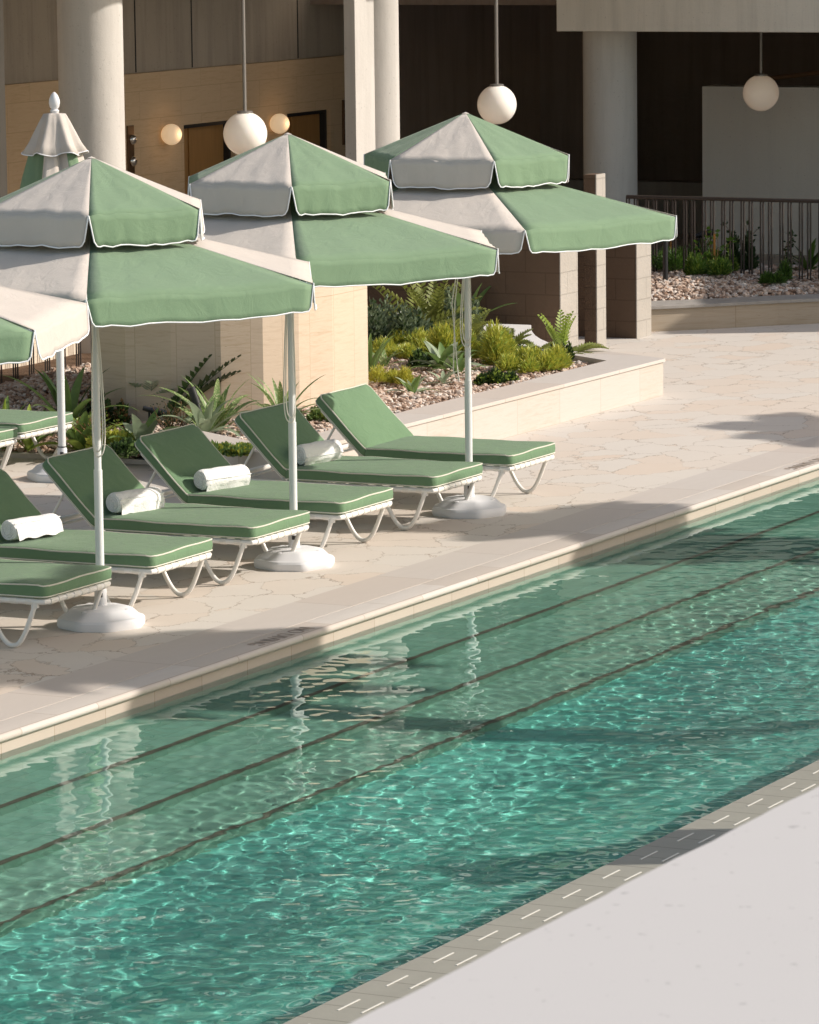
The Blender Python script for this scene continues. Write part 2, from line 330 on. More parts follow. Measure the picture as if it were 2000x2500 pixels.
# pool shell: riser wall, three steps with dark nosings, floor, near wall
steps = [(-.61, -.26), (-1.18, -.42), (-1.73, -.57)]; FL = -.74
b = MB()
def strip(y0, z0, y1, z1): b.add([(X0, y0, z0), (X1, y0, z0), (X1, y1, z1), (X0, y1, z1)], [(0, 1, 2, 3)])
yp, zp = .012, -.16
strip(.012, -.16, .012, steps[0][1])
for i, (y, z) in enumerate(steps):
    strip(yp, z, y, z); nz = steps[i+1][1] if i < 2 else FL
    strip(y, z, y-.02, nz); yp = y-.02
for x in (X0, X1): b.add([(x, .012, -.05), (x, NE, -.05), (x, NE, FL), (x, .012, FL)], [(0, 1, 2, 3)])
shell = tag(b.build('pool_steps', 'pool_tile'), kind='structure')
b = MB(); b.add([(X0, yp, FL), (X1, yp, FL), (X1, -2.75, FL), (X0, -2.75, FL), (X1, NE, -.16), (X0, NE, -.16), (X1, NE, -.09), (X0, NE, -.09)], [(0, 1, 2, 3), (3, 2, 4, 5), (5, 4, 6, 7)])
pfloor = tag(b.build('pool_floor', 'floor_tile'), kind='structure')
b = MB(); b.box((X0, .0125, -.28), (X1, .17, -.046)); b.v = [(x, y, z) for x, y, z in b.v]
wall_r = MB(); wall_r.box((X0, .009, -.30), (X1, .03, -.047)); tag(wall_r.build('pool_wall', 'pool_riser'), kind='structure')
b = MB()
for y, z in steps: b.box((X0, y-.004, z-.02), (X1, y+.030, z+.004))
nos = tag(b.build('step_nosing', 'step_nosing'), kind='structure')
# water: closed body, waved top
def waves(X, Y):
    rg = np.random.default_rng(11); Z = np.zeros_like(X); calm = np.clip((-Y-.15)/2.9, 0, 1)**1.1
    gust = .5+.5*np.sin(X*.83+1.3*np.sin(Y*1.3+.4))*np.sin(Y*1.25-X*.41+1); gust = .55+.75*gust
    for lo, hi, slope, n, far in ((.42, 1.5, .008, 26, .5), (.19, .42, .024, 46, .2), (.08, .19, .048, 70, .13)):
        g = (far+(1-far)*calm)*(gust if hi < 1 else 1)
        for i in range(n):
            lam = lo*(hi/lo)**rg.uniform(); th = rg.normal(1.2, .9) if rg.random() < .6 else rg.uniform(0, 2*PI); k = 2*PI/lam
            kx, ky = k*math.cos(th), k*math.sin(th); wa, wb, wc = rg.uniform(.3, 1.4), rg.uniform(.3, 1.6), rg.uniform(0, 6)
            Z += slope*math.sqrt(2/n)/k*g*np.sin(kx*X+ky*Y+rg.uniform(0, 6.28)+1.1*np.sin(wa*X+wb*Y+wc))
    return Z
xs = np.arange(11.5, 32.5, .0165); ys = np.linspace(NE-.02, .02, 240)
xs = np.concatenate(([X0-.02], xs, [X1+.02])); GX, GY = np.meshgrid(xs, ys, indexing='ij'); GZ = WZ+waves(GX, GY)
nx, ny = GX.shape; top = np.stack([GX.ravel(), GY.ravel(), GZ.ravel()], 1)
idx = np.arange(nx*ny).reshape(nx, ny)
quads = np.stack([idx[:-1, :-1].ravel(), idx[1:, :-1].ravel(), idx[1:, 1:].ravel(), idx[:-1, 1:].ravel()], 1)
me = bpy.data.meshes.new('pool_water')
me.from_pydata([tuple(v) for v in top], [], [tuple(q) for q in quads.tolist()])
me.materials.append(MATS['pool_water']); me.polygons.foreach_set('use_smooth', [True]*len(quads))
water = bpy.data.objects.new('pool_water', me); col.objects.link(water); tag(water, kind='structure')
for o in (shell, nos, pfloor):
    try: o.cycles.is_caustics_receiver = True
    except Exception as e: print('caus', e)
try: water.cycles.is_caustics_caster = True
except Exception as e: print('caus', e)

# ============================================================ LOUNGERS
def slab(b, x0, y0, x1, y1, z0, z1, rc=.05, dome=.008):       # soft cushion with rounded corners; returns its outlines
    rings = []; ol = rrect(x0, y0, x1, y1, rc, 5); n = len(ol); cx, cy = (x0+x1)/2, (y0+y1)/2
    def ring(k, z, wob=0):
        out = []
        for i, (x, y) in enumerate(ol):
            dx, dy = x-cx, y-cy; q = math.hypot(dx, dy); out.append((x-dx/q*k+0, y-dy/q*k, z+wob*math.sin(i*1.7)))
        return out
    # fine sides: subdivide the straight edges so that the seam can waver
    fine = []
    for i in range(n):
        p, q = ol[i], ol[(i+1) % n]; d = math.dist(p, q); k = max(1, int(d/.08))
        fine += [(p[0]+(q[0]-p[0])*j/k, p[1]+(q[1]-p[1])*j/k) for j in range(k)]
    ol[:] = fine; n = len(ol)
    wav = [.0028*math.sin(i*.55)+.002*math.sin(i*1.31+1) for i in range(n)]
    def rg(k, z, wv=0): 
        out = []
        for i, (x, y) in enumerate(ol):
            dx, dy = x-cx, y-cy; q = math.hypot(dx, dy); out.append((x-dx/q*k, y-dy/q*k, z+wav[i]*wv))
        return out
    dent = random.uniform(0, 6)
    R_ = [rg(.004, z0), rg(-.002, z0+.012), rg(-.006, (z0+z1)/2, .5), rg(-.002, z1-.010, 1), rg(.006, z1, 1), rg(.03, z1+dome*.5, .8), rg(.10, z1+dome, .3), rg(.2, z1+dome*1.3, .1)]
    vs = [v for r in R_ for v in r]; fs = []
    for a in range(len(R_)-1):
        for i in range(n): j = (i+1) % n; fs.append((a*n+i, a*n+j, (a+1)*n+j, (a+1)*n+i))
    fs.append(tuple(range(n-1, -1, -1))); o = (len(R_)-1)*n; fs.append(tuple(o+i for i in range(n)))
    b.add(vs, fs); return rg(-.001, z1-.004, 1), rg(-.001, z0+.008)
def smooth_path(pts, n=5):
    P = [Vector(p) for p in pts]; out = [P[0]]
    for i in range(1, len(P)-1):
        a = P[i]+(P[i-1]-P[i])*.45; c = P[i]+(P[i+1]-P[i])*.45
        for k in range(n+1):
            t_ = k/n; out.append(a*(1-t_)**2+P[i]*2*t_*(1-t_)+c*t_**2)
    out.append(P[-1]); return out
HW = .372; RZ = .275
def make_lounger():
    root = empty('sun_lounger')
    b = MB(); pts = [(-HW, 1.63, RZ), (-HW, .05, RZ), (-HW+.012, .012, RZ), (-HW+.05, 0, RZ), (HW-.05, 0, RZ), (HW-.012, .012, RZ), (HW, .05, RZ), (HW, 1.63, RZ), (-HW, 1.63, RZ)]
    b.tube(pts[:-1], .0175, 10); b.tube([(-HW-.01, 1.63, RZ), (HW+.01, 1.63, RZ)], .0185, 10)
    b.tube([(-HW, .66, RZ-.005), (HW, .66, RZ-.005)], .012, 8)
    for s_ in (-1, 1): b.box((s_*HW-.012, .045, RZ-.035), (s_*HW+.012, .085, RZ-.008))
    b.build('frame', 'white_metal', root, smooth=True)
    # vinyl straps slung over the frame, their loops wrapped round the tubes
    b = MB()
    for i in range(8):
        x = -.30+.6*i/7; b.tube([(x-.026, 0, RZ), (x+.026, 0, RZ)], .0205, 10)
        b.box((x-.024, .01, RZ+.014), (x+.024, 1.12, RZ+.020))
    for i in range(11):
        y = .10+i*.102
        for s_ in (-1, 1): b.tube([(s_*HW, y-.022, RZ), (s_*HW, y+.022, RZ)], .0202, 8)
    b.build('straps', 'white_strap', root, smooth=True)
    for y0, y1, yb in ((.055, .40, .215), (1.22, 1.56, 1.38)):
        for s_ in (-1, 1):
            x = s_*(HW+.004); c = MB()
            pth = smooth_path([(x, y0, RZ), (x, yb-.055, .016), (x, yb+.055, .016), (x, y1, RZ)], 6)
            c.tube(pth, .0145, 10); c.build('leg', 'white_metal', root, smooth=True)
    A = R(45); yh, zh = 1.135, .292
    def bk(p): x, y, z = p; return (x, yh+y*math.cos(A)-z*math.sin(A), zh+y*math.sin(A)+z*math.cos(A))
    b = MB(); pts = [(-HW+.03, 0, 0), (-HW+.03, .46, 0), (-HW+.07, .51, 0), (HW-.07, .51, 0), (HW-.03, .46, 0), (HW-.03, 0, 0)]
    b.tube([bk(p) for p in pts], .014, 8)
    b.build('back_frame', 'white_metal', root, smooth=True)
    b = MB()
    for s_ in (-1, 1): b.tube([bk((s_*.30, .33, -.012)), (s_*.31, 1.52, RZ)], .009, 8)
    b.tube([(-.31, 1.52, RZ), (.31, 1.52, RZ)], .009, 8); b.build('back_support', 'white_metal', root, smooth=True)
    b = MB(); o1, o2 = slab(b, -.385, -.012, .385, 1.125, RZ+.022, RZ+.098, .045)
    cu = b.build('seat_cushion', 'green_cushion', root, smooth=True, angle=60)
    c = MB(); c.tube(o1, .0048, 6, closed=True); c.tube(o2, .0042, 6, closed=True); c.build('piping', 'piping', cu, smooth=True)
    b = MB(); o1, o2 = slab(b, -.385, .0, .385, .545, .012, .078, .05); b.v = [bk(v) for v in b.v]
    cu = b.build('back_cushion', 'green_cushion', root, smooth=True, angle=60)
    c = MB(); c.tube([bk(v) for v in o1], .0048, 6, closed=True); c.tube([bk(v) for v in o2], .0042, 6, closed=True); c.build('piping', 'piping', cu, smooth=True)
    return root
lo_x = [21.97, 23.19, 24.45, 25.63, 26.985, 28.18]; lo_r = [.0, .008, -.006, .004, -.003, .006]
lo_lab = ['green cushioned white lounger nearest the camera, only its foot end in view', 'green lounger with a rolled towel, second in the poolside row',
 'green lounger behind the nearest umbrella pole, shaded backrest and white towel', 'green lounger with sunlit backrest and white towel, between two umbrella poles',
 'green lounger with shaded backrest, its towel just right of an umbrella pole', 'green lounger farthest along the poolside row, without a towel']
proto = make_lounger(); roots = []
for i, x in enumerate(lo_x):
    o = proto if i == 0 else copy_tree(proto)
    o.location = (x, 1.09, 0); o.rotation_euler.z = lo_r[i]; tag(o, lo_lab[i], 'sun lounger', 'green loungers in a row along the pool'); roots.append(o)
for i, (x, y) in enumerate(((28.52, 5.22), (27.56, 5.12))):
    o = copy_tree(proto); o.location = (x, y, 0)
    tag(o, ['shaded green lounger by the planting bed, right one of the back pair', 'shaded green lounger cut off at the left edge behind the poolside row'][i], 'sun lounger', 'green loungers standing in the shade at the back')
def make_towel():
    b = MB(); n = 40; L = .20; r0 = .066; prof = []
    vs = []; NX = 26
    for i in range(NX+1):
        x = -L+2*L*i/NX; e = min(1, min(i, NX-i)/1.2)
        for k in range(n):
            a = 2*PI*k/n; rr = r0*(1+.03*math.sin(2*a+x*4)+.015*math.sin(3*a+x*9)+.018*math.sin(x*31+a*2)+.010*math.sin(x*57+a*5))*(.90+.10*e)
            if a > 4.0 and a < 5.4: rr *= .95
            vs.append((x, rr*math.cos(a)*1.06, rr*math.sin(a)*.97))
    fs = [(i*n+k, i*n+(k+1) % n, (i+1)*n+(k+1) % n, (i+1)*n+k) for i in range(NX) for k in range(n)]
    b.add(vs, fs+[tuple(range(n-1, -1, -1)), tuple(NX*n+k for k in range(n))])
    for sx in (-1, 1):       # spiral end of the roll
        pts = []
        for k in range(90):
            a = k/90*2*PI*3.2; rr = .010+.049*k/90; pts.append((sx*(L+.001), rr*math.cos(a), rr*math.sin(a)))
        b.tube(pts, .0052, 5)
    b.tube([(-L, -.052, .044), (-L*.3, -.053, .046), (L*.4, -.052, .044), (L, -.050, .045)], .004, 6)
    b.add([(x, -.066-.004*math.sin(x*30), .022+.004*math.sin(x*50)) for x in np.linspace(-L*.98, L*.99, 20)]+[(x, -.080-.006*math.sin(x*24), -.050+.006*math.sin(x*41)) for x in np.linspace(-L*.96, L*1.02, 20)], [(i, i+1, 21+i, 20+i) for i in range(19)])
    return b.build('rolled_towel', 'towel_white', smooth=True, angle=50)
tw = make_towel()
tl = ['white rolled towel at the left edge, on the nearest towelled lounger', 'white rolled towel right of the nearest umbrella pole, on a green lounger', 'white rolled towel on the lounger with the sunlit backrest', 'white rolled towel farthest along, right of the second umbrella pole']
for i, (x, y, rz) in enumerate(((23.10, 2.08, -.22), (24.38, 2.09, -.24), (25.54, 2.10, -.30), (26.93, 2.12, -.2))):
    o = tw if i == 0 else tw.copy()
    if i: col.objects.link(o)
    o.location = (x, y, .452); o.rotation_euler = (.3*i, 0, rz); tag(o, tl[i], 'towel', 'rolled white towels on the loungers')

# ============================================================ UMBRELLAS
PV = [RNG.uniform(0, 6, 8) for _ in range(8)]
def umbrella(loc, theta, label, seed, rot_extra=0):
    root = empty('patio_umbrella', loc, 0, label, 'umbrella', 'green and cream umbrellas over the loungers'); rg = random.Random(seed)
    cf = Vector((-math.sin(AZ), -math.cos(AZ), 0)); rt = Vector((math.cos(AZ), -math.sin(AZ), 0))
    def dirv(k): a = R(theta)+k*PI/3; return cf*math.cos(a)+rt*math.sin(a)
    RL, ZL, RV, ZV, ZT = 1.45, 2.05, .715, 2.455, 2.735
    def canopy(name, r0, z0, r1, z1, drop, sag, parent, gap):
        b = MB(); tr = MB(); NU, NS = 10, 12
        for k in range(6):
            a, c = dirv(k), dirv(k+1); b.cur = k % 2     # face 0 (front right) green, then cream, alternating
            grid = []
            for i in range(NU+1):
                t_ = i/NU; r_ = r0+(r1-r0)*t_; row = []
                for j in range(NS+1):
                    s_ = j/NS; p = (a*(1-s_)+c*s_)*r_; z = z0+(z1-z0)*t_
                    sg = sag*math.sin(PI*s_)*(.25+.75*t_)*t_ ; wr = .006*math.sin(9*s_+7*t_+PV[k][0]+seed)*math.sin(PI*s_)*t_+.005*math.sin(23*s_-5*t_+PV[k][1]*seed)*math.sin(PI*s_)*t_
                    # puckers towards the two corners at the hem
                    pk = .006*math.sin(38*s_+PV[k][2])*max(0, t_-.75)*4*(abs(s_-.5)*2)
                    row.append((p.x, p.y, z-sg+wr+pk))
                grid.append(row)
            vs = [v for r in grid for v in r]; W = NS+1
            b.add(vs, [(i*W+j, i*W+j+1, (i+1)*W+j+1, (i+1)*W+j) for i in range(NU) for j in range(NS)])
            # valance flap: hangs from the hem, split at the corners
            ND = 5; hem = grid[-1]; out = (a+c).normalized(); al = (c-a).normalized(); vs = []; L_ = (c-a).length*r1
            ph = rg.uniform(0, 6)
            for d in range(ND+1):
                for j in range(NS*2+1):
                    s_ = j/(NS*2); i0 = min(int(s_*NS), NS-1); f_ = s_*NS-i0; h = Vector(hem[i0])*(1-f_)+Vector(hem[i0+1])*f_
                    tt = d/ND; inset = gap*tt*(1-2*s_); corner = .010*max(0, (tt-.8)*5)*(1 if abs(s_-.5) > .46 else 0)
                    fl = .004*tt*math.sin(s_*9+ph)+.003*tt*math.sin(s_*31+ph*2)+.0025*tt*math.sin(s_*67+ph)
                    p = h+al*inset+out*(fl+.014*tt)+Vector((0, 0, -drop*tt+corner+.0006*math.sin(s_*19+ph)*tt))
                    p = p+al*(corner*(1 if s_ < .5 else -1)); vs.append(p)
            W = NS*2+1; b.add(vs, [(i*W+j, i*W+j+1, (i+1)*W+j+1, (i+1)*W+j) for i in range(ND) for j in range(NS*2)])
            edge = [vs[i*W] for i in range(ND+1)]+[vs[ND*W+j] for j in range(1, W)]+[vs[i*W+W-1] for i in range(ND-1, -1, -1)]
            tr.tube([Vector(e)+out*.002 for e in edge], .0042, 5)
        o = b.build(name, ['green_canopy', 'cream_canopy'], parent, smooth=True, angle=28)
        sd = o.modifiers.new('thick', 'SOLIDIFY'); sd.thickness = .0025; sd.offset = -1
        tr.build('white_edging', 'white_trim', o, smooth=True); return o
    canopy('canopy', .05, 2.405, RL, ZL, .155, .010, root, .030)
    canopy('vent_canopy', .012, ZT, RV, ZV, .180, .004, root, .032)
    b = MB(); b.lathe([(.02, 0), (.025, .01), (.0, .02)], 10, (0, 0, ZT-.012), False); b.build('top_cap', 'cream_canopy', root, smooth=True)
    for k in range(6):
        d = dirv(k); b = MB(); b.tube([d*.03+Vector((0, 0, 2.375)), d*(RL-.01)+Vector((0, 0, ZL-.008))], .008, 6)
        b.tube([d*.03+Vector((0, 0, 2.0)), d*.70+Vector((0, 0, 2.195))], .006, 6); b.tube([d*.02+Vector((0, 0, ZT-.03)), d*(RV-.01)+Vector((0, 0, ZV-.01))], .005, 5)
        b.build('rib', 'white_metal', root, smooth=True)
    b = MB(); b.tube([(0, 0, .10), (0, 0, .92)], .0255, 16); b.build('lower_pole', 'white_pole', root, smooth=True)
    b = MB(); b.tube([(0, 0, .90), (0, 0, ZT-.02)], .021, 14); b.build('upper_pole', 'white_pole', root, smooth=True)
    b = MB(); b.lathe([(.05, 0), (.05, .05), (.035, .07)], 16, (0, 0, 1.97)); b.build('runner', 'white_plastic', root, smooth=True)
    b = MB(); b.lathe([(.045, 0), (.045, .04)], 16, (0, 0, 2.35)); b.build('hub', 'white_plastic', root, smooth=True)
    base = make_base(root)
    cord(root, seed, rt, cf)
    return root
def make_base(root, rz=.35):
    b = MB(); n = 48
    def oct_(r, z): 
        out = []
        for k in range(n):
            a = 2*PI*k/n; c_, s_ = abs(math.cos(a)), abs(math.sin(a)); q = (c_**7+s_**7)**(-1/7)*.93
            cut = 1.27/max(1e-6, (c_+s_)); out.append((r*min(q, cut)*math.cos(a+rz), r*min(q, cut)*math.sin(a+rz), z))
        return out
    R_ = [oct_(.262, .0), oct_(.268, .012), oct_(.268, .045), oct_(.258, .058), oct_(.232, .066), oct_(.195, .100), oct_(.165, .112), oct_(.10, .119), oct_(.055, .122)]
    vs = [v for r in R_ for v in r]; fs = [(i*n+k, i*n+(k+1) % n, (i+1)*n+(k+1) % n, (i+1)*n+k) for i in range(len(R_)-1) for k in range(n)]
    b.add(vs, fs+[tuple(range(n-1, -1, -1)), tuple((len(R_)-1)*n+k for k in range(n))])
    for a in (.6, 2.7, 4.4): b.lathe([(.022, 0), (.022, .012), (.014, .016)], 12, (.165*math.cos(a+rz), .165*math.sin(a+rz), .095))
    o = b.build('base', 'white_plastic', root, smooth=True, angle=35)
    c = MB(); c.lathe([(.036, 0), (.036, .10), (.030, .115)], 18, (0, 0, .115)); c.tube([(0, 0, .19), (-.055, -.03, .19)], .007, 8); c.build('collar', 'white_plastic', o, smooth=True)
    c = MB(); c.lathe([(.034, 0), (.034, .006)], 18, (0, 0, .232)); c.build('seal_ring', 'black_metal', o, smooth=True)
    c = MB(); c.tube([(-.055, -.03, .178), (-.055, -.03, .202)], .014, 10); c.build('knob', 'black_metal', o, smooth=True); return o
def cord(root, seed, rt, cf):
    b = MB(); rg = random.Random(seed); zl = {1: 1.05, 2: .97, 3: 1.2, 0: 1.1}[seed % 4]
    sd = {1: 1, 2: -1, 3: -1, 0: -1}[seed % 4]; pts = []
    for o_, dz in ((.038, 0), (.052, -.03)):
        P = [Vector((0, 0, 1.98))+cf*.03, cf*.035+rt*(sd*o_*.6)+Vector((0, 0, 1.6)), cf*.04+rt*(sd*o_*1.0)+Vector((0, 0, zl+.15+dz)), cf*.045+rt*(sd*o_*.8)+Vector((0, 0, zl+dz)), cf*.045+rt*(-sd*.006)+Vector((0, 0, zl-.03+dz)), cf*.04+rt*(-sd*.026)+Vector((0, 0, zl+.06+dz)), cf*.035+rt*(-sd*.02)+Vector((0, 0, zl+.5)), Vector((0, 0, 1.98))+cf*.035]
        b.tube(smooth_path(P, 5), .0042, 6)
    if seed % 4 == 3:
        for q in range(2): b.tube([Vector((0, 0, 1.98))+cf*.03+rt*(-.02), cf*.03+rt*(-.085-.02*q)+Vector((0, 0, 1.45)), cf*.03+rt*(-.10+.03*q)+Vector((0, 0, .98)), cf*.03+rt*(-.06)+Vector((0, 0, .92))], .004, 6)
    b.build('cord', 'cord', root, smooth=True)
UM = [((19.83, 1.32, 0), -6.7, 'nearest umbrella, cut off by the left edge, green and white panels', 4), ((22.46, 1.23, 0), 2.2, 'large green and cream umbrella in front, its pole at the far left', 1),
 ((24.94, 1.26, 0), 3.0, 'middle green and cream umbrella, overlapping the hanging globe lamp', 2), ((27.48, 1.245, 0), 14.3, 'rightmost green and cream umbrella, turned a little more than the others', 3)]
for a in UM: umbrella(*a)
# folded umbrella at the back
def folded(loc):
    root = empty('folded_umbrella', loc, 0, 'folded umbrella with a white finial and drooping cream vent skirt', 'umbrella'); n = 72
    def cone(name, prof, mats, fold, nf, par, split=None, ph=0):
        b = MB(); vs = []
        for r, z, f_ in prof:
            for k in range(n):
                a = 2*PI*k/n; rr = r*(1+fold*f_*(math.sin(nf*a+ph)+.35*math.sin(nf*2.3*a+z*3))); vs.append((rr*math.cos(a), rr*math.sin(a), z+(.012*f_*math.sin(nf*a+ph+1) if split is None else 0)))
        for i in range(len(prof)-1):
            for k in range(n):
                b.add([], []); b.f.append((i*n+k, i*n+(k+1) % n, (i+1)*n+(k+1) % n, (i+1)*n+k)); b.mi.append(0 if split is None else int(k/(n/6)) % 2)
        b.v = vs; o = b.build(name, mats, par, smooth=True, angle=70); sd = o.modifiers.new('thick', 'SOLIDIFY'); sd.thickness = .003; return o
    cone('closed_canopy', [(.03, 2.60, 0), (.12, 2.50, .6), (.16, 2.36, 1), (.20, 2.2, 1), (.235, 2.0, 1.1), (.25, 1.7, 1.2), (.22, 1.42, 1.2), (.20, 1.3, 1.3)], ['green_canopy', 'cream_canopy'], .20, 6, root, True)
    k = cone('vent_skirt', [(.02, 2.665, 0), (.08, 2.655, .2), (.105, 2.60, .5), (.14, 2.52, .8), (.175, 2.44, 1), (.215, 2.375, 1.1)], ['cream_canopy'], .13, 6, root, None, 1.1)
    b = MB(); pts = [k.data.vertices[5*n+i].co.copy() for i in range(n)]; b.tube(pts, .004, 5, closed=True); b.build('white_edging', 'white_trim', k, smooth=True)
    b = MB(); b.lathe([(.028, 0), (.034, .02), (.022, .03), (.034, .045), (.040, .075), (.038, .10), (.026, .13), (.012, .148), (.001, .155)], 18, (0, 0, 2.66)); b.build('finial', 'white_plastic', root, smooth=True)
    b = MB(); b.tube([(0, 0, .1), (0, 0, .95)], .029, 16); b.build('lower_pole', 'white_pole', root, smooth=True)
    b = MB(); b.tube([(0, 0, .93), (0, 0, 2.66)], .023, 14); b.lathe([(.031, 0), (.031, .008)], 16, (0, 0, .72)); b.build('upper_pole', 'white_pole', root, smooth=True); make_base(root, .1)
folded((28.05, 4.81, 0))

# ============================================================ PLANTING BED AND WALLS
BZ = .31
outer = [(27.75, 2.80), (34.49, 2.80), (35.07, 3.86)]
inner = [(28.25, 3.15), (34.19, 3.185), (34.53, 3.68)]
# front wall, right end and its splayed return (caps a few mm proud)
b = MB(); poly = outer+inner[::-1]
b.prism([(x, y) for x, y in poly], -.02, BZ-.028)
capo = [(27.74, 2.785), (34.505, 2.785), (35.085, 3.86)]
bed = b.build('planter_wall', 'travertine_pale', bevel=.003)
tag(bed, 'low pale travertine planter wall with a sharp corner, beside the farthest lounger', 'planter wall')
c = MB(); c.prism(capo+inner[::-1], BZ-.028, BZ); c.build('coping_cap', 'coping_band', bed, bevel=.003)
# curved broad cap behind the planting, its outer edge a concave sweep
SW = [(35.072, 3.864)]+[tuple(at(px, py, .309)[:2]) for px, py in ((1385, 845), (1360, 841), (1338, 835), (1320, 827), (1308, 819), (1300, 810), (1297, 803), (1297, 793), (1240, 791), (1186, 790), (1176, 797), (1190, 812), (1215, 826), (1250, 838), (1290, 848), (1340, 857))]+[(34.532, 3.684)]
b = MB(); b.prism(SW, -.02, .309); tag(b.build('swept_ledge', 'render_white', bevel=.004), 'broad white ledge sweeping in a curve behind the planting, before the block piers', 'ledge')
# kerb along the deck on the left part of the bed
b = MB(); b.prism([(28.96, 4.35), (29.03, 4.35), (29.03, 7.4), (28.96, 7.4)], -.02, .035); b.build('x', 'coping_band') ; bpy.data.objects['x'].name = 'bed_kerb'; tag(bpy.data.objects['bed_kerb'], 'flat stone kerb between the deck and the gravel bed at the left', 'kerb')
b = MB(); b.prism([(27.75, 2.8), (28.25, 3.15), (29.03, 4.35), (28.80, 4.42), (27.95, 3.2)], -.02, .29); tag(b.build('bed_end_wall', 'coping_band', bevel=.004), 'low slanting stone end of the planter behind the sunlit backrest', 'planter wall')
def gz(x, y):
    a_ = min(1, max(0, (x-28.9)/1.6)); c_ = min(1, max(0, (4.9-y)/.9)); return .03+.235*max(a_, c_)
BED = [(28.25, 3.15), (34.19, 3.185), (34.53, 3.68), (35.33, 4.5), (35.6, 5.9), (40.5, 9.5), (33, 9.5), (29.03, 8.5), (29.03, 4.35)]
def inpoly(x, y, P):
    r = False; j = len(P)-1
    for i in range(len(P)):
        if (P[i][1] > y) != (P[j][1] > y) and x < (P[j][0]-P[i][0])*(y-P[i][1])/(P[j][1]-P[i][1])+P[i][0]: r = not r
        j = i
    return r
b = MB(); gx = np.arange(28, 40.6, .2); gy = np.arange(3.0, 9.6, .2); vs = []; id_ = {}
for i, x in enumerate(gx):
    for j, y in enumerate(gy): id_[i, j] = len(vs); vs.append((x, y, gz(x, y)-.03+.02*math.sin(x*3.1+y*2)*math.sin(y*2.7)))
fs = [(id_[i, j], id_[i+1, j], id_[i+1, j+1], id_[i, j+1]) for i in range(len(gx)-1) for j in range(len(gy)-1) if inpoly(gx[i]+.1, gy[j]+.1, BED)]
b.add(vs, fs); tag(b.build('bed_soil', 'soil', smooth=True), kind='structure')
ico = [(0, 0, -1), (.72, -.53, -.45), (-.28, -.85, -.45), (-.89, 0, -.45), (-.28, .85, -.45), (.72, .53, -.45), (.28, -.85, .45), (-.72, -.53, .45), (-.72, .53, .45), (.28, .85, .45), (.89, 0, .45), (0, 0, 1)]
icf = [(0,1,2),(1,0,5),(0,2,3),(0,3,4),(0,4,5),(1,5,10),(2,1,6),(3,2,7),(4,3,8),(5,4,9),(1,10,6),(2,6,7),(3,7,8),(4,8,9),(5,9,10),(6,10,11),(7,6,11),(8,7,11),(9,8,11),(10,9,11)]
def gravel(name, pts, size):
    V = np.array(ico); F = np.array(icf); n = len(pts); P = np.array(pts)
    sc_ = RNG.uniform(.6, 1.3, (n, 1, 3))*size*RNG.uniform(.7, 1.35, (n, 1, 1)); sc_[:, :, 2] *= .7
    V2 = V[None]*(1+RNG.uniform(-.22, .22, (n, 12, 1)))*sc_; a = RNG.uniform(0, 6.28, n); ca, sa = np.cos(a)[:, None], np.sin(a)[:, None]
    tl_ = RNG.uniform(-.6, .6, n)[:, None]; x, y, z = V2[..., 0], V2[..., 1], V2[..., 2]; z2 = z*np.cos(tl_)+y*np.sin(tl_); y = y*np.cos(tl_)-z*np.sin(tl_)
    W = np.stack([x*ca-y*sa, x*sa+y*ca, z2], -1)+P[:, None, :]
    me = bpy.data.meshes.new(name); me.from_pydata(W.reshape(-1, 3).tolist(), [], (F[None]+12*np.arange(n)[:, None, None]).reshape(-1, 3).tolist())
    me.materials.append(MATS['gravel_stone']); o = bpy.data.objects.new(name, me); col.objects.link(o); return o
pts = []
while len(pts) < 19000:
    x, y = random.uniform(28.2, 37.5), random.uniform(3.1, 7.6)
    if x > 33.5+1.0*(y-3) and y > 3.6: continue
    if y > 7.35 or inpoly(x, y, SW): continue
    if inpoly(x, y, BED): pts.append((x, y, gz(x, y)-.012+random.uniform(-.008, .012)+.02*math.sin(x*3.1+y*2)*math.sin(y*2.7)))
tag(gravel('gravel', pts, .0225), 'pinkish beige pebbles covering the planting bed by the drum wall', 'gravel', kind='stuff')

# curved travertine drum
def dpath():
    P = [Vector((p[0], p[1], 0)) for p in ((29.98, 6.9), (29.90, 5.75), (30.05, 4.78), (30.34, 4.33), (30.95, 4.12), (31.70, 4.17))]
    return [(31.4, 6.35), (30.5, 5.98), (30.06, 5.70), (29.93, 5.35), (29.99, 4.98), (30.13, 4.62), (30.33, 4.36), (30.62, 4.20), (31.05, 4.13), (31.70, 4.15)]
dp = dpath(); b = MB(); b.prism(dp+[(33.0, 5.4), (32.6, 6.3)], -.1, 1.62)
tag(b.build('travertine_drum', 'travertine_drum', bevel=.004), 'rounded travertine clad wall behind the loungers, half in sun', 'wall')

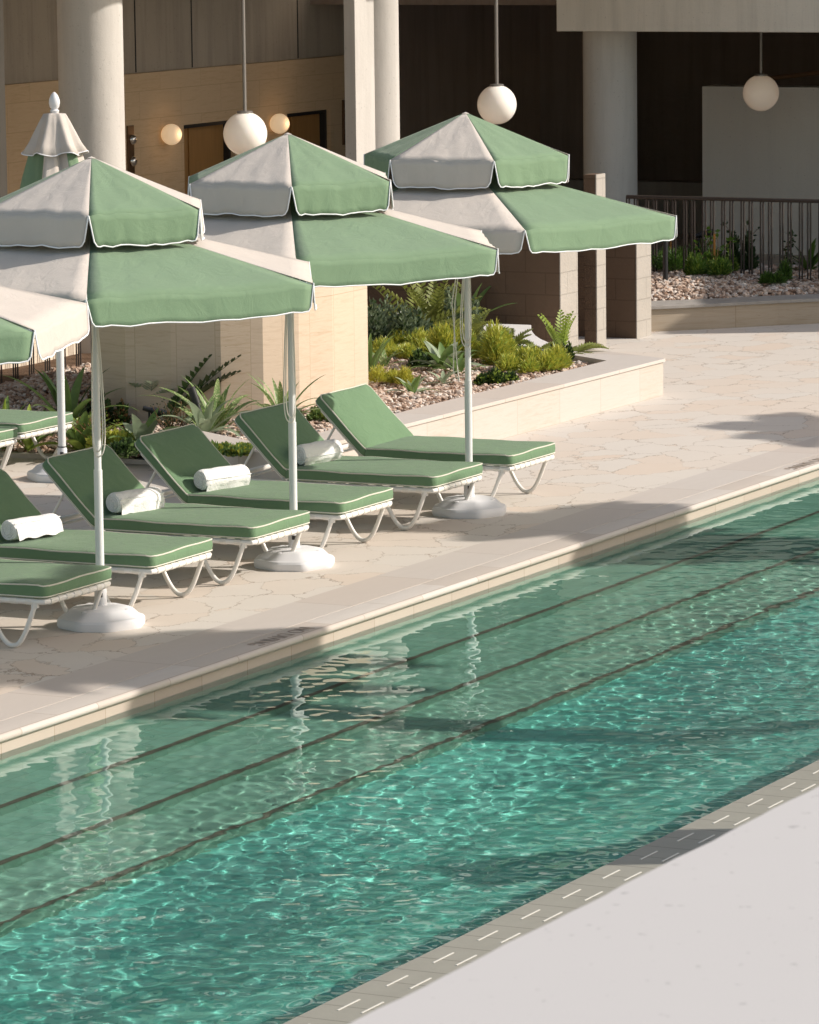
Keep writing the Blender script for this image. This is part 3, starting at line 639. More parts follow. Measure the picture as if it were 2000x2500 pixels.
# elevator wall with doors, concrete above
LZ = -.5
wallt = b = MB(); YW = 12.0; ZT_ = 2.29; D1 = (42.8, 43.95, 1.69); D2 = (45.2, 46.27, 1.69)
b.box((30.0, YW, LZ), (D1[0], YW+.4, ZT_)); b.box((D1[0], YW, D1[2]), (D1[1], YW+.4, ZT_)); b.box((D1[1], YW, LZ), (D2[0], YW+.4, ZT_)); b.box((D2[0], YW, D2[2]), (D2[1], YW+.4, ZT_)); b.box((D2[1], YW, LZ), (47.6, YW+.4, ZT_))
ew = b.build('lobby_wall', 'travertine_wall'); tag(ew, 'brown travertine lobby wall with two lift doors, in the shade behind the columns', 'wall')
for i, D in enumerate((D1, D2)):
    b = MB(); fw = .045
    b.box((D[0], YW+.05, LZ), (D[0]+fw, YW+.2, D[2])); b.box((D[1]-fw, YW+.05, LZ), (D[1], YW+.2, D[2])); b.box((D[0]+fw, YW+.05, D[2]-fw), (D[1]-fw, YW+.2, D[2]))
    dr = empty('lift_door', (0, 0, 0), 0, ['bronze lift door left, partly hidden by the big hanging globe', 'narrow bronze lift door near the middle column'][i], 'door', 'lift doors in the travertine wall')
    b.build('door_frame', 'black_metal', dr); mx_ = D[0]+.32
    b = MB(); b.box((D[0]+fw, YW+.13, LZ), (mx_-.006, YW+.17, D[2]-fw)); b.build('door_panel', 'door_bronze', dr)
    b = MB(); b.box((mx_+.006, YW+.12, LZ), (D[1]-fw, YW+.17, D[2]-fw)); b.build('door_panel', 'door_bronze', dr)
    b = MB(); b.box((D[0]+.001, YW+.21, LZ), (D[1]-.001, YW+.26, D[2])); b.build('door_backing', 'black_metal', dr)
b = MB(); b.box((30, YW+.06, ZT_+.002), (47.6, YW+.5, 6.4)); up = b.build('upper_wall', 'concrete_upper'); tag(up, 'dark board marked concrete wall above the travertine, with vertical joints', 'wall')
b = MB()
for px in (198, 330, 468, 727): 
    q = at(px, 100, 0); d_ = (q-Vector(CAM)); t_ = (YW+.06-CAM[1])/d_[1]; x = d_[0]*t_; b.box((x-.01, YW+.055, ZT_+.01), (x+.01, YW+.0605, 6.3))
b.build('joints', 'black_metal', up)
b = MB(); b.box((36.3, 10.9, LZ), (37.32, 11.4, 6.4)); 
tag(b.build('concrete_pier', 'concrete_soffit'), 'grey concrete pier at the left edge of the picture, behind the folded umbrella', 'pier')
# call panels
for i, (x, z) in enumerate(((41.62, 1.49), (46.62, 1.52))):
    pn = empty('call_panel', (x, YW, z), 0, ['bronze call panel with two round buttons beside the left column', 'bronze call panel with two round buttons near the middle column'][i], 'call panel', 'lift call panels')
    b = MB(); b.box((-.065, -.02, -.26), (.065, -.002, .26)); b.build('plate', 'bronze_plate', pn, bevel=.004)
    for z_ in (-.12, .11):
        c = MB(); pr = [(.0, .0), (.05, .0), (.055, -.02), (.04, -.045), (.012, -.055), (.0, -.056)]; n = 18; vs = [(r*math.cos(2*PI*k/n), y-.021, z_+r*math.sin(2*PI*k/n)) for r, y in pr[1:] for k in range(n)]
        c.add(vs, [(i_*n+k, i_*n+(k+1) % n, (i_+1)*n+(k+1) % n, (i_+1)*n+k) for i_ in range(4) for k in range(n)]+[tuple(4*n+k for k in range(n))]); c.build('button', 'silver', pn, smooth=True)
# wall sconces
def sphere(b, r, c, nu=32, nv=20, squash=1):
    b.lathe([(max(.0005, r*math.sin(PI*i/nv)), -r*math.cos(PI*i/nv)*squash) for i in range(nv+1)], nu, c)
for i, (x, z) in enumerate(((42.35-.0, 1.615), (45.0-.17, 1.60))):
    w_ = empty('wall_globe_light', (x, YW-.10, z), 0, ['round glowing wall light left of the left lift door', 'round glowing wall light half hidden behind the largest hanging globe'][i], 'wall light', 'round wall lights on the travertine')
    b = MB(); sphere(b, .113, (0, 0, 0)); b.build('globe', 'sconce_glass', w_, smooth=True)
    b = MB(); b.tube([(0, .10, 0), (0, .0, 0)], .04, 16); b.build('mount', 'bronze_plate', w_, smooth=True)
    l = bpy.data.lights.new('sconce_light', 'POINT'); l.energy = .5; l.color = (1, .62, .32); l.shadow_soft_size = .03; lo = bpy.data.objects.new('sconce_light', l); col.objects.link(lo); lo.parent = w_; lo.location = (0, -.2, 0)

# round columns
def column(x, y, r, z1, label, mt='concrete_light'):
    b = MB(); b.lathe([(r, LZ), (r, z1)], 64, (x, y, 0)); o = b.build('round_column', mt, smooth=True); tag(o, label, 'column', 'round concrete columns'); return o
CY = 8.0; cr = .285
c1 = column(34.02, CY, cr, 5.0, 'thick round concrete column at the left, lit on its right side')
c2 = column(39.51, CY, .235, 5.0, 'round concrete column in the middle, with a narrow flat pier against its left side')
b = MB(); b.box((38.77, 7.84, LZ), (39.02, 7.96, 5.0)); b.box((39.021, 7.9, LZ), (39.3, 7.95, 5.0)); b.build('flat_pier', 'concrete_light', c2, bevel=.004)
c3 = column(45.2, CY, cr+.01, 2.70, 'shaded round concrete column carrying the beam at the right', 'column_shade_lift')  # concrete copied in a paler colour, standing in for fill light in the shade
def ring_mark(par, x, ang, z, rr):
    b = MB(); pts = []
    for k in range(36):
        a = 2*PI*k/36; th = ang+rr*math.cos(a)/cr; pts.append((x+(cr+.001)*math.cos(th), CY+(cr+.001)*math.sin(th), z+rr*1.25*math.sin(a)))
    b.tube(pts, .0011, 5, closed=True); b.build('ring_mark', 'concrete_light', par, smooth=True)
vd = math.atan2(-math.cos(AZ), -math.sin(AZ))
# roof slab over the lobby, upper storeys, beam at the right
b = MB(); b.box((20, 5.45, 4.86), (44.2, 26, 5.5)); rf = b.build('lobby_roof', 'concrete_soffit', bevel=.01); tag(rf, 'concrete roof slab above the columns, only its shadow seen', 'roof')
hb = empty('hotel_building', (30, 16, 5.5), 0, 'pale hotel storeys above the pool terrace, seen only as reflections', 'building')
b = MB(); b.box((-12, -8, .002), (34, 8, .9)); b.box((-12, -8, 2.9), (34, 8, 3.9)); b.box((-12, -8, 5.9), (34, 8, 6.9)); b.box((-12, -8, 8.9), (34, 8, 9.6)); b.build('floor_band', 'concrete_light', hb)
b = MB(); b.box((-11.9, -6.6, .902), (33.9, 7.9, 8.89)); b.build('wall', 'concrete_mid', hb)
for k in range(3):
    for j in range(9):
        b = MB(); x = -11+j*5; b.box((x, -6.66, 1.0+3*k), (x+3.4, -6.61, 2.85+3*k)); b.build('window', 'window_glass', hb)
b = MB(); b.box((44.5, -14, 2.662), (45.9, 8.32, 3.9)); tag(b.build('concrete_beam', 'concrete_beam', bevel=.008), 'weathered concrete beam across the top right, above the shaded column', 'beam')
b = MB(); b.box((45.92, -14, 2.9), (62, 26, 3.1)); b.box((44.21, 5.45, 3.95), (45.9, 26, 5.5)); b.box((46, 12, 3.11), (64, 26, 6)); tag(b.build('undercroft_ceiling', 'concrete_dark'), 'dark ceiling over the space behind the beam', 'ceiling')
# dark walls of the undercroft
b = MB()
def wallx(x, y0, y1, z0, z1, th=.3): b.box((x, y0, z0), (x+th, y1, z1))
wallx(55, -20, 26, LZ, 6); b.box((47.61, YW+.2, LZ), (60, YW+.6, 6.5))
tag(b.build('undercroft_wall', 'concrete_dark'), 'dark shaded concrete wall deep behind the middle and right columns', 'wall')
def xat(px, X):   # Y where the view line through a picture column meets the plane x = X
    q = at(px, 1000, 0)-Vector(CAM); return CAM[1]+q[1]*X/q[0]
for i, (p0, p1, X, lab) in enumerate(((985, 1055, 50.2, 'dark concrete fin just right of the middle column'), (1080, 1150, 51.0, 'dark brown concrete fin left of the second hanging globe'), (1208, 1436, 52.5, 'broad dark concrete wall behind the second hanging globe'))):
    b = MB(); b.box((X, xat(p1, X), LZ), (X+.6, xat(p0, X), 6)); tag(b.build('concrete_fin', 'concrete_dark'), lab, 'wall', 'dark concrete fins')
b = MB(); b.box((48.0, -12, -.3), (48.4, 8.08, 1.912)); tag(b.build('white_partition', 'render_grey', bevel=.004), 'tall pale rendered partition behind the railing, cut off at the right', 'wall')
b = MB(); b.box((50.5, 5, -.3), (50.8, 11, .62)); tag(b.build('low_wall', 'concrete_soffit'), 'low dim wall in the dark gap between column and partition', 'wall')
b = MB(); b.tube([(48.6, 7.75, 1.95), (48.9, 6.9, 2.05), (49.2, 6.35, 2.10)], .028, 8); tag(b.build('timber_pole', 'timber'), 'thin brown timber lying slanted on top of the pale partition', 'timber')
b = MB(); b.box((48.6, 6.5, 1.915), (48.7, 6.55, 2.12)); b.box((48.6, 6.5, 2.121), (48.75, 6.8, 2.14)); b.box((48.6, 6.25, 1.915), (48.75, 6.38, 2.08)); tag(b.build('metal_bracket', 'grey_steel'), 'small metal bracket on top of the partition behind the globe', 'bracket')

# block piers and post; sun and shade coloured into pale ends, brown sides
def blocks(x0, x1, y0, y1, z1, label, m_='block_shaded'):
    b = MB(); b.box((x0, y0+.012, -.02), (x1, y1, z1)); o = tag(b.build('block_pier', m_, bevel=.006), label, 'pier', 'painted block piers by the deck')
    b = MB(); b.box((x0-.002, y0, -.02), (x1+.002, y0+.0115, z1)); b.build('sunlit_end', 'block_sunlit', o, bevel=.003)
blocks(36.98, 37.36, 4.87, 8.4, 1.22, 'long block wall end, left of the three piers'); blocks(38.71, 39.05, 4.87, 7.2, 1.12, 'block pier at the right end, beside the low curved wall')
b = MB(); b.box((37.79, 4.882, -.02), (37.99, 5.0, 1.60)); gp = b.build('gate_post', 'block_shaded', bevel=.004); b = MB(); b.box((37.788, 4.87, -.02), (37.992, 4.8815, 1.602)); b.build('sunlit_end', 'block_sunlit', gp)
tag(gp, 'smooth slim post between the block piers, rising behind the umbrella', 'post')
b = MB(); b.box((38.1, 7.25, -.02), (40.2, 7.45, 1.1)); tag(b.build('back_wall', 'concrete_dark'), 'dark low wall closing the gaps behind the block piers', 'wall')

# planting and low wall at the far right
b = MB(); fo = [(39.34, 5.02), (39.75, 4.62), (40.35, 4.10), (41.0, 3.45), (41.9, 2.5), (42.8, 1.5)]; fi = [(39.75, 5.35), (40.15, 4.9), (40.75, 4.35), (41.35, 3.72), (42.2, 2.75), (43.1, 1.75)]
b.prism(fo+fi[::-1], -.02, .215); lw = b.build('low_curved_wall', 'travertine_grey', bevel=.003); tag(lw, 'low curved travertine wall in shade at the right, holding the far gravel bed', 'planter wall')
fo2 = [(x-.02, y-.02) for x, y in fo]; b = MB(); b.prism(fo2+fi[::-1], .215, .245); b.build('coping_cap', 'concrete_soffit', lw, bevel=.003)
FB = [(39.75, 5.35), (40.15, 4.9), (40.75, 4.35), (41.35, 3.72), (42.2, 2.75), (43.1, 1.75), (44, 2.4), (42.1, 6.5), (40.2, 7.1), (39.2, 6)]
b = MB(); b.add([(x, y, .215) for x, y in FB], [tuple(range(len(FB)))]); tag(b.build('far_bed_soil', 'soil'), kind='structure')
pts = []
while len(pts) < 9000:
    x, y = random.uniform(39.3, 43), random.uniform(2.2, 7)
    if inpoly(x, y, FB): pts.append((x, y, .235+random.uniform(-.01, .02)+.10*min(1, max(0, ((x-39.75)*.72+(y-5.35)*.69)/1.2))))
tag(gravel('far_gravel', pts, .025), 'shaded pebbles in the far bed under the railing', 'gravel', kind='stuff')
def rail(name, p0, p1, z0, z1, pat, per, label, r=.009, hr=.02, mt='bronze_rail'):
    rt_ = empty(name, (*p0, 0), 0, label, 'railing'); d = Vector((p1[0]-p0[0], p1[1]-p0[1], 0)); L = d.length; d.normalize()
    b = MB(); b.tube([(0, 0, z1), tuple(d*L+Vector((0, 0, z1)))], hr, 8); b.build('handrail', mt, rt_, smooth=True)
    b = MB(); b.tube([(0, 0, z0+.04), tuple(d*L+Vector((0, 0, z0+.04)))], hr*.7, 8); b.build('bottom_rail', mt, rt_, smooth=True)
    b = MB(); k = 0.0
    while k < L:
        for o_ in pat:
            if k+o_ < L: p = d*(k+o_); b.tube([p+Vector((0, 0, z0)), p+Vector((0, 0, z1))], r, 6)
        k += per
    b.build('bars', mt, rt_, smooth=True); return rt_
rail('railing', (41.75, 6.30), (41.75, 2.2), .22, 1.10, (0, .029, .087, .117), .208, 'dark metal railing with paired bars above the far bed')
rail('railing', (31.2, 7.45), (35.3, 7.5), .0, 1.35, (0, .035, .07), .262, 'brown metal railing behind the plants at the left edge', .007)
# pale slatted screen and low lit wall behind the railing
b = MB()
sc_r = empty('slatted_screen', (34.6, 9.2, 0), 0, 'white slatted screen glimpsed either side of the travertine drum', 'screen')
b = MB()
for k in range(64): x = k*.105; b.box((x, -.02, .05), (x+.048, .02, 1.25))
b.build('slats', 'render_white', sc_r); b = MB(); b.box((0, .021, .2), (6.8, .05, .26)); b.box((0, .021, 1.1), (6.8, .05, 1.16)); b.build('cross_rail', 'white_metal', sc_r)
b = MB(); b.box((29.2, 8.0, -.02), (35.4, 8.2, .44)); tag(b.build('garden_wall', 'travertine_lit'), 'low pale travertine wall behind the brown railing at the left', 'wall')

# ============================================================ PENDANT GLOBES
def pendant(x, y, z, r, ztop, label, rr=.017):
    o = empty('pendant_globe', (x, y, z), 0, label, 'pendant light', 'hanging globe lamps')
    b = MB(); sphere(b, r, (0, 0, 0), 40, 26); b.build('globe', 'globe_glass', o, smooth=True)
    b = MB(); b.lathe([(r*.36, r*.93), (r*.36, r*1.02), (r*.33, r*1.04), (.02, r*1.06)], 24); b.build('fitter', 'grey_steel', o, smooth=True)
    b = MB(); b.tube([(0, 0, r), (0, 0, ztop-z)], rr, 10); b.build('rod', 'grey_steel', o, smooth=True)
pendant(36.08, 7.6, 2.03, .2, 4.86, 'large white globe pendant behind the middle umbrella'); pendant(41.45, 7.6, 2.03, .2, 4.86, 'white globe pendant above the rightmost umbrella, against the dark wall', .02)
pendant(46.5, 6.75, 1.92, .2, 2.9, 'white globe pendant under the beam, in front of the pale partition')

# ============================================================ PARAPET IN FRONT, PALMS AND ADDED SHADOW CASTERS BESIDE THE FRAME
b = MB(); n = 120; vs = []; xs_ = [2.5+i*.05 for i in range(n+1)]
for x in xs_:
    jg = .0012*math.sin(x*17)+.0009*math.sin(x*41+1); vs += [(x, -10.0+jg, 3.2), (x, -11.4, 3.2), (x, -11.4, 0), (x, -10.0+jg, 0)]
b.add(vs, [(4*i+k, 4*i+(k+1) % 4, 4*(i+1)+(k+1) % 4, 4*(i+1)+k) for i in range(n) for k in range(4)]+[(0, 1, 2, 3), tuple(4*n+k for k in (3, 2, 1, 0))])
tag(b.build('white_parapet', 'parapet_render'), 'broad white rendered parapet top filling the lower right corner', 'parapet')
def uv_xy(u, v): return (.88*u-.476*v, .476*u+.88*v)
def fin(u0, u1, v, tipv, label, zlow=0, group='concrete fins added to cast shadows'):
    h = (tipv-v)*math.tan(SUN_EL)*.9999; th = .12
    b = MB(); b.prism([uv_xy(u0, v), uv_xy(u1, v), uv_xy(u1, v-th), uv_xy(u0, v-th)], 0, h); tag(b.build('shadow_fin', 'concrete_light'), label, 'fin', group)
def vof(px, py): q = at(px, py, 0); return -.476*q[0]+.88*q[1]

fin(14.02, 14.75, -15.5, -11.9, 'white slab added beyond the pool, outside the picture, to shade the coping', group=None)  # unseen slab, added only for its shadow patch on the near coping
def palm(u, v, vc, rad, label, seed, du=0):
    x, y = uv_xy(u, v); h = (vc-v)*math.tan(SUN_EL); rg = random.Random(seed); dx, dy = .88*du, .476*du
    root = empty('palm_tree', (x, y, 0), 0, label, 'palm tree', 'palm trees on the near side of the pool')
    b = MB(); b.tube([(dx*(k/12)**6+.03*math.sin(k*.8), dy*(k/12)**6+.03*math.cos(k), h*k/12) for k in range(13)], [(.21 if seed < 4 else .15)-.004*k+.012*(k % 2) for k in range(13)], 16); b.build('trunk', 'timber', root, smooth=True)
    b = MB()
    for i in range(60):
        yaw = i*2.39996+rg.uniform(-.2, .2); el = R(rg.uniform(-5, 70)); l_ = rad*rg.uniform(.95, 1.25); d = Vector((math.cos(yaw), math.sin(yaw), 0)); s_ = Vector((-math.sin(yaw), math.cos(yaw), 0)); p = Vector((dx, dy, h)); path = []
        for k in range(25):
            t_ = k/24; path.append(p.copy()); T = d*math.cos(el)+Vector((0, 0, 1))*math.sin(el)
            for sd in (-1, 1):
                q = .34*math.sin(PI*min(1, .12+.85*t_))**.6; a = (s_*sd*.85+T*.5+Vector((0, 0, -.35))).normalized(); wv = T*.032
                b.add([p-wv, p+a*q*.6-wv, p+a*q, p+a*q*.6+wv, p+wv], [(0, 1, 2, 3, 4)])
            p = p+T*(l_/24); el -= R(95)/24
        b.tube(path, .012, 5)
    b.build('crown', 'leaf_dark', root)
palm(17.7, -20, -9.9, 1.15, 'bent palm tree beyond the pool outside the picture, leaning away from the camera side', 1, 1.45)
palm(23.3, -22, -13.0, 1.0, 'palm tree beyond the pool outside the picture, middle one of the row', 2, .85)
palm(28.6, -24, -15.6, 1.15, 'palm tree beyond the pool outside the picture, farthest from the camera', 3, .6)
b = MB(); b.prism([uv_xy(36.72, -22), uv_xy(40.4, -22), uv_xy(40.4, -24), uv_xy(36.72, -24)], 0, 4.7); tag(b.build('blocker', 'concrete_light'), 'low concrete podium added to the right, outside the picture, to shade the far bed', 'building')  # unseen block, added to throw the shade over the far bed
b = MB(); b.prism([uv_xy(40.42, -75), uv_xy(51, -75), uv_xy(51, -84), uv_xy(40.42, -84)], 0, 46); tag(b.build('tower_blocker', 'concrete_light'), 'distant tower block added to the right, outside the picture, to shade the beam', 'building')  # unseen, added to keep the sun off the beam and right column

# ============================================================ PLANTS
def leaf_blade(b, base, yaw, L, W, rise, droop, fold=.25, seg=9, twist=0):
    d = Vector((math.cos(yaw), math.sin(yaw), 0)); s_ = Vector((-math.sin(yaw), math.cos(yaw), 0)); p = Vector(base); vs = []; el = rise
    for i in range(seg+1):
        t_ = i/seg; w_ = W*(math.sin(PI*min(1, (.10+.90*t_)**.75))**.8 if t_ < .999 else .02); w_ = max(w_, .02*W)
        n_ = Vector((0, 0, 1))*math.cos(el)-d*math.sin(el); q = (s_*math.cos(twist*t_)+n_*math.sin(twist*t_))
        vs += [p-q*w_*.5+n_*fold*w_*.5, p, p+q*w_*.5+n_*fold*w_*.5]
        p = p+(d*math.cos(el)+Vector((0, 0, 1))*math.sin(el))*(L/seg); el -= droop/seg*(.4+1.2*t_)
    b.add(vs, [f for i in range(seg) for f in ((3*i, 3*i+1, 3*i+4, 3*i+3), (3*i+1, 3*i+2, 3*i+5, 3*i+4))])
def rosette(loc, n, L, W, mat, label, cat='plant', up=(25, 80), droop=.9, mat2=None, name='rosette_plant', stem=.0, group=None):
    b = MB(); rg = random.Random(hash(label) % 9999 if False else sum(map(ord, label)))
    for i in range(n):
        f_ = i/n; yaw = i*2.39996+rg.uniform(-.25, .25); el = R(up[0]+(up[1]-up[0])*f_+rg.uniform(-8, 8)); l_ = L*(1-.30*f_)*rg.uniform(.8, 1.12)
        if mat2 and rg.random() < .35: b.cur = 1
        else: b.cur = 0
        leaf_blade(b, (.012*math.cos(yaw), .012*math.sin(yaw), stem+.02*f_), yaw, l_, W*rg.uniform(.8, 1.15), el, droop*rg.uniform(.7, 1.3)*(1.3-.6*f_), .3, 9, rg.uniform(-.3, .3))
    if stem: b.tube([(0, 0, -.02), (0, 0, stem+.03)], .012, 6)
    o = b.build(name, [mat, mat2] if mat2 else mat, smooth=True, loc=loc, angle=180); return tag(o, label, cat, group)
def fronds(loc, n, L, label, mat='leaf_olive', lw=.024, ll=.13, up=(30, 75), droop=.9, yaw0=0, spread=6.28, pairs=13, name='cycad', group=None):
    b = MB(); rg = random.Random(sum(map(ord, label)))
    for i in range(n):
        yaw = yaw0+spread*(i+.5)/n+rg.uniform(-.2, .2); el = R(rg.uniform(*up)); l_ = L*rg.uniform(.8, 1.1)
        p = Vector((0, 0, .0)); d = Vector((math.cos(yaw), math.sin(yaw), 0)); s_ = Vector((-math.sin(yaw), math.cos(yaw), 0)); path = []; dr = droop*rg.uniform(.7, 1.3)
        for k in range(pairs+1):
            t_ = k/pairs; path.append(p.copy()); T = d*math.cos(el)+Vector((0, 0, 1))*math.sin(el)
            if k > 2:
                q = ll*math.sin(PI*min(1, .15+.8*t_))**.7*rg.uniform(.9, 1.1)
                for sd in (-1, 1):
                    a = s_*sd*.80+T*.45+(Vector((0, 0, 1))*math.cos(el)-d*math.sin(el))*.38; a.normalize()
                    nn = a.cross(T).normalized(); wv = a.cross(nn).normalized()*lw*.5
                    b.add([p-wv*.5, p+a*q*.5-wv, p+a*q, p+a*q*.5+wv, p+wv*.5], [(0, 1, 2, 3, 4)])
            p = p+T*(l_/pairs); el -= dr/pairs
        b.tube(path, [.005*(1-.7*i_/pairs) for i_ in range(pairs+1)], 5)
    return tag(b.build(name, mat, loc=loc), label, 'plant', group)
def mound(loc, rx, ry, h, n, label, mats, size=.03, kind_='tuft', name='ground_cover', group=None):
    b = MB(); rg = random.Random(sum(map(ord, label))); nb = max(5, int(rx*ry*120)); blobs = [(rg.uniform(-.85, .85)*rx, rg.uniform(-.85, .85)*ry, rg.uniform(.22, .5), rg.uniform(.35, 1.1)) for _ in range(nb)]
    if kind_ == 'tuft': n = int(n*2.0)
    for i in range(n):
        bx, by, br, bh = rg.choice(blobs); a = rg.uniform(0, 2*PI); e = math.asin(rg.uniform(.0, 1)); rr = rg.uniform(.35, 1.25)**.8
        x = bx+math.cos(a)*math.cos(e)*br*rx*rr*.8; y = by+math.sin(a)*math.cos(e)*br*ry*rr*.8; z = h*bh*(.18+.82*math.sin(e)*rr)
        dv = Vector((math.cos(a)*math.cos(e), math.sin(a)*math.cos(e), .35+math.sin(e)))+Vector((rg.uniform(-.7, .7), rg.uniform(-.7, .7), rg.uniform(-.4, .7))); dv.normalize()
        sd = dv.cross(Vector((rg.uniform(-1, 1), rg.uniform(-1, 1), rg.uniform(-1, 1)))).normalized(); l_ = size*rg.uniform(.7, 1.5); w_ = size*(.085 if kind_ == 'tuft' else .34)
        p = Vector((x, y, z)); b.cur = 0 if rg.random() < .72 else 1
        b.add([p-sd*w_*.4, p+dv*l_*.55-sd*w_, p+dv*l_, p+dv*l_*.55+sd*w_, p+sd*w_*.4], [(0, 1, 2, 3, 4)])
    return tag(b.build(name, mats, loc=loc), label, 'plant', group)
def twiggy(loc, h, n, label, mat='dry_stem', leaf='leaf_dark', ls=.018):
    root = empty('shrub', loc, 0, label, 'plant'); b = MB(); lf = MB(); rg = random.Random(sum(map(ord, label)))
    for i in range(n):
        a = rg.uniform(0, 6.28); p = Vector((0, 0, 0)); d = Vector((math.cos(a)*.35, math.sin(a)*.35, 1)); path = [p]
        for k in range(5):
            p = p+d.normalized()*h/5*rg.uniform(.7, 1.1); d = d+Vector((rg.uniform(-.4, .4), rg.uniform(-.4, .4), rg.uniform(-.2, .1))); path.append(p)
            for q in range(4):
                v = Vector((rg.uniform(-1, 1), rg.uniform(-1, 1), rg.uniform(-.2, 1))).normalized(); s_ = v.cross(Vector((rg.random(), rg.random(), rg.random()))).normalized()*ls*.3; o_ = p+v*.012; lf.add([o_, o_+v*ls*.5-s_, o_+v*ls, o_+v*ls*.5+s_], [(0, 1, 2, 3)])
        b.tube(path, .0028, 5)
    b.build('stems', mat, root); lf.build('leaves', leaf, root); return root
def G(px, py, raised=True):
    q = at(px, py, .26 if raised else .06); z = gz(q.x, q.y) if q.x > 28 else .26; q = at(px, py, z); return (q.x, q.y, gz(q.x, q.y)-.01)
# bed right of the drum
rosette(G(900, 925), 13, 0.512, 0.050, 'leaf_green', 'tall narrow leaved clump against the right edge of the travertine drum', up=(55, 86), droop=.7)
mound(G(945, 850), 0.375, 0.338, 0.4, 3900, 'grey green leafy bush behind the tall clump beside the drum', ['leaf_grey', 'leaf_dark'], 0.038, 'leaf', 'bush')
fronds(G(1005, 832), 12, 0.760, 'olive cycad with broad fronds left of the third umbrella pole', pairs=15, lw=.032, ll=.13)
fronds(G(1060, 822), 11, 0.660, 'smaller upright cycad between the broad cycad and the umbrella cords', up=(50, 85), droop=.5, lw=.036, ll=.10)
rosette(G(1085, 905), 17, 0.415, 0.102, 'leaf_green', 'large rosette with wide pale striped leaves in the middle of the bed', mat2='leaf_silver', up=(18, 75))
mound(G(985, 868), 0.375, 0.286, 0.16, 4500, 'lime ground cover in front of the cycads', ['leaf_yellow', 'leaf_lime'], 0.043)
mound(G(1075, 858), 0.300, 0.234, 0.2, 3000, 'yellow ground cover behind the wide striped rosette', ['leaf_yellow', 'leaf_yellow'], 0.043)
mound(G(1165, 885), 0.27, 0.338, 0.3, 5400, 'tall fluffy yellow green clump right of the third umbrella pole', ['leaf_yellow', 'leaf_lime'], 0.052)
mound(G(1045, 893), 0.312, 0.156, 0.131, 1800, 'dark low creeper left of the wide striped rosette', ['leaf_dark', 'leaf_green'], 0.035, 'leaf')
mound(G(968, 935), 0.175, 0.156, 0.12, 1650, 'small yellow tuft near the wall behind the little rosette', ['leaf_yellow', 'leaf_yellow'], 0.041)
rosette(G(1008, 962), 10, 0.232, 0.058, 'leaf_green', 'little bright green rosette nearest the sunlit backrest', up=(20, 80), mat2='leaf_silver')
rosette(G(1082, 933), 9, 0.207, 0.043, 'leaf_silver', 'little silvery rosette in gravel left of the third umbrella pole', up=(12, 60))
mound(G(1215, 930), 0.325, 0.130, 0.09, 2250, 'dark green creeper along the planter edge right of the umbrella pole', ['leaf_dark', 'leaf_lime'], 0.038, 'leaf')
mound(G(1308, 902), 0.400, 0.182, 0.17, 4800, 'yellow green feathery clump near the sharp planter corner', ['leaf_yellow', 'leaf_lime'], 0.049)
mound(G(1142, 822), 0.200, 0.182, 0.377, 1650, 'pale grey leaved shrub right of the umbrella pole', ['leaf_grey', 'leaf_silver'], 0.035, 'leaf', 'bush')
rosette(G(1136, 800), 9, 0.671, 0.084, 'leaf_green', 'broad dark leaves rising behind the third umbrella pole', up=(35, 75), droop=.7)
fronds(G(1190, 862), 10, 0.338, 'olive frond plant in front of the swept white wall', lw=.022, ll=.08)
fronds(G(1238, 862), 10, 0.312, 'second olive frond plant, left of the feathery clump', lw=.024, ll=.08)
fronds(G(1312, 862), 9, 0.260, 'short frond plant against the swept wall, above the feathery clump', lw=.026, ll=.075, up=(20, 50))
fronds(G(1372, 868), 7, 0.390, 'yellowish upright frond in front of the block pier', 'leaf_lime', lw=.024, ll=.075, up=(55, 85), droop=.4)
fronds(G(1392, 872), 8, 0.312, 'spreading frond at the planter corner, lowest of the fronds', lw=.030, ll=.085, up=(15, 40))
mound(G(1378, 892), 0.112, 0.091, 0.174, 750, 'small dark leafed sprig in the planter corner', ['leaf_dark', 'leaf_olive'], 0.038, 'leaf', 'bush')
rosette(G(1120, 915), 11, .30, .045, 'leaf_green', 'spiky green clump just left of the third umbrella pole foot', up=(25, 80), mat2='leaf_variegated')
rosette(G(1255, 880), 12, .30, .040, 'leaf_green', 'spiky green clump between the two olive fronds', up=(30, 82), mat2='leaf_silver')
rosette(G(940, 895), 10, .26, .045, 'leaf_variegated', 'small striped clump among the lime cover near the drum', up=(25, 75))
fronds(G(1150, 850), 7, .40, 'arching olive frond behind the tall fluffy clump', lw=.028, ll=.10, up=(45, 80))
# left bed
rosette(G(346, 1046, False), 18, 0.460, 0.102, 'leaf_green', 'broad leaved green rosette left of the garden spotlights', up=(15, 80), mat2='leaf_silver')
rosette(G(500, 1070, False), 22, 0.512, 0.084, 'leaf_silver', 'big silvery arching rosette behind the second towel lounger', up=(10, 72), droop=1.3, mat2='leaf_variegated')
rosette(G(528, 1040, False), 15, 0.671, 0.060, 'leaf_variegated', 'tall arching striped leaves behind the silvery rosette', up=(40, 84), droop=1.0)
rosette(G(688, 1032), 17, 0.561, 0.046, 'leaf_variegated', 'narrow striped leaves behind the middle umbrella pole, before the drum', up=(25, 84), droop=1.0)
fronds(G(398, 1010, False), 7, 0.780, 'long dark frond leaning right before the drum', 'leaf_dark', yaw0=-1.4, spread=1.0, up=(45, 62), lw=.04, ll=.12, droop=.3)
fronds(G(368, 1000, False), 8, 0.442, 'pale frond above the broad rosette', 'leaf_silver', up=(60, 85), lw=.028, ll=.10)
mound(G(302, 1095, False), 0.28, 0.2, 0.17, 4800, 'yellow green leafy clump right of the nearest umbrella pole', ['leaf_yellow', 'leaf_lime'], 0.043, 'leaf')
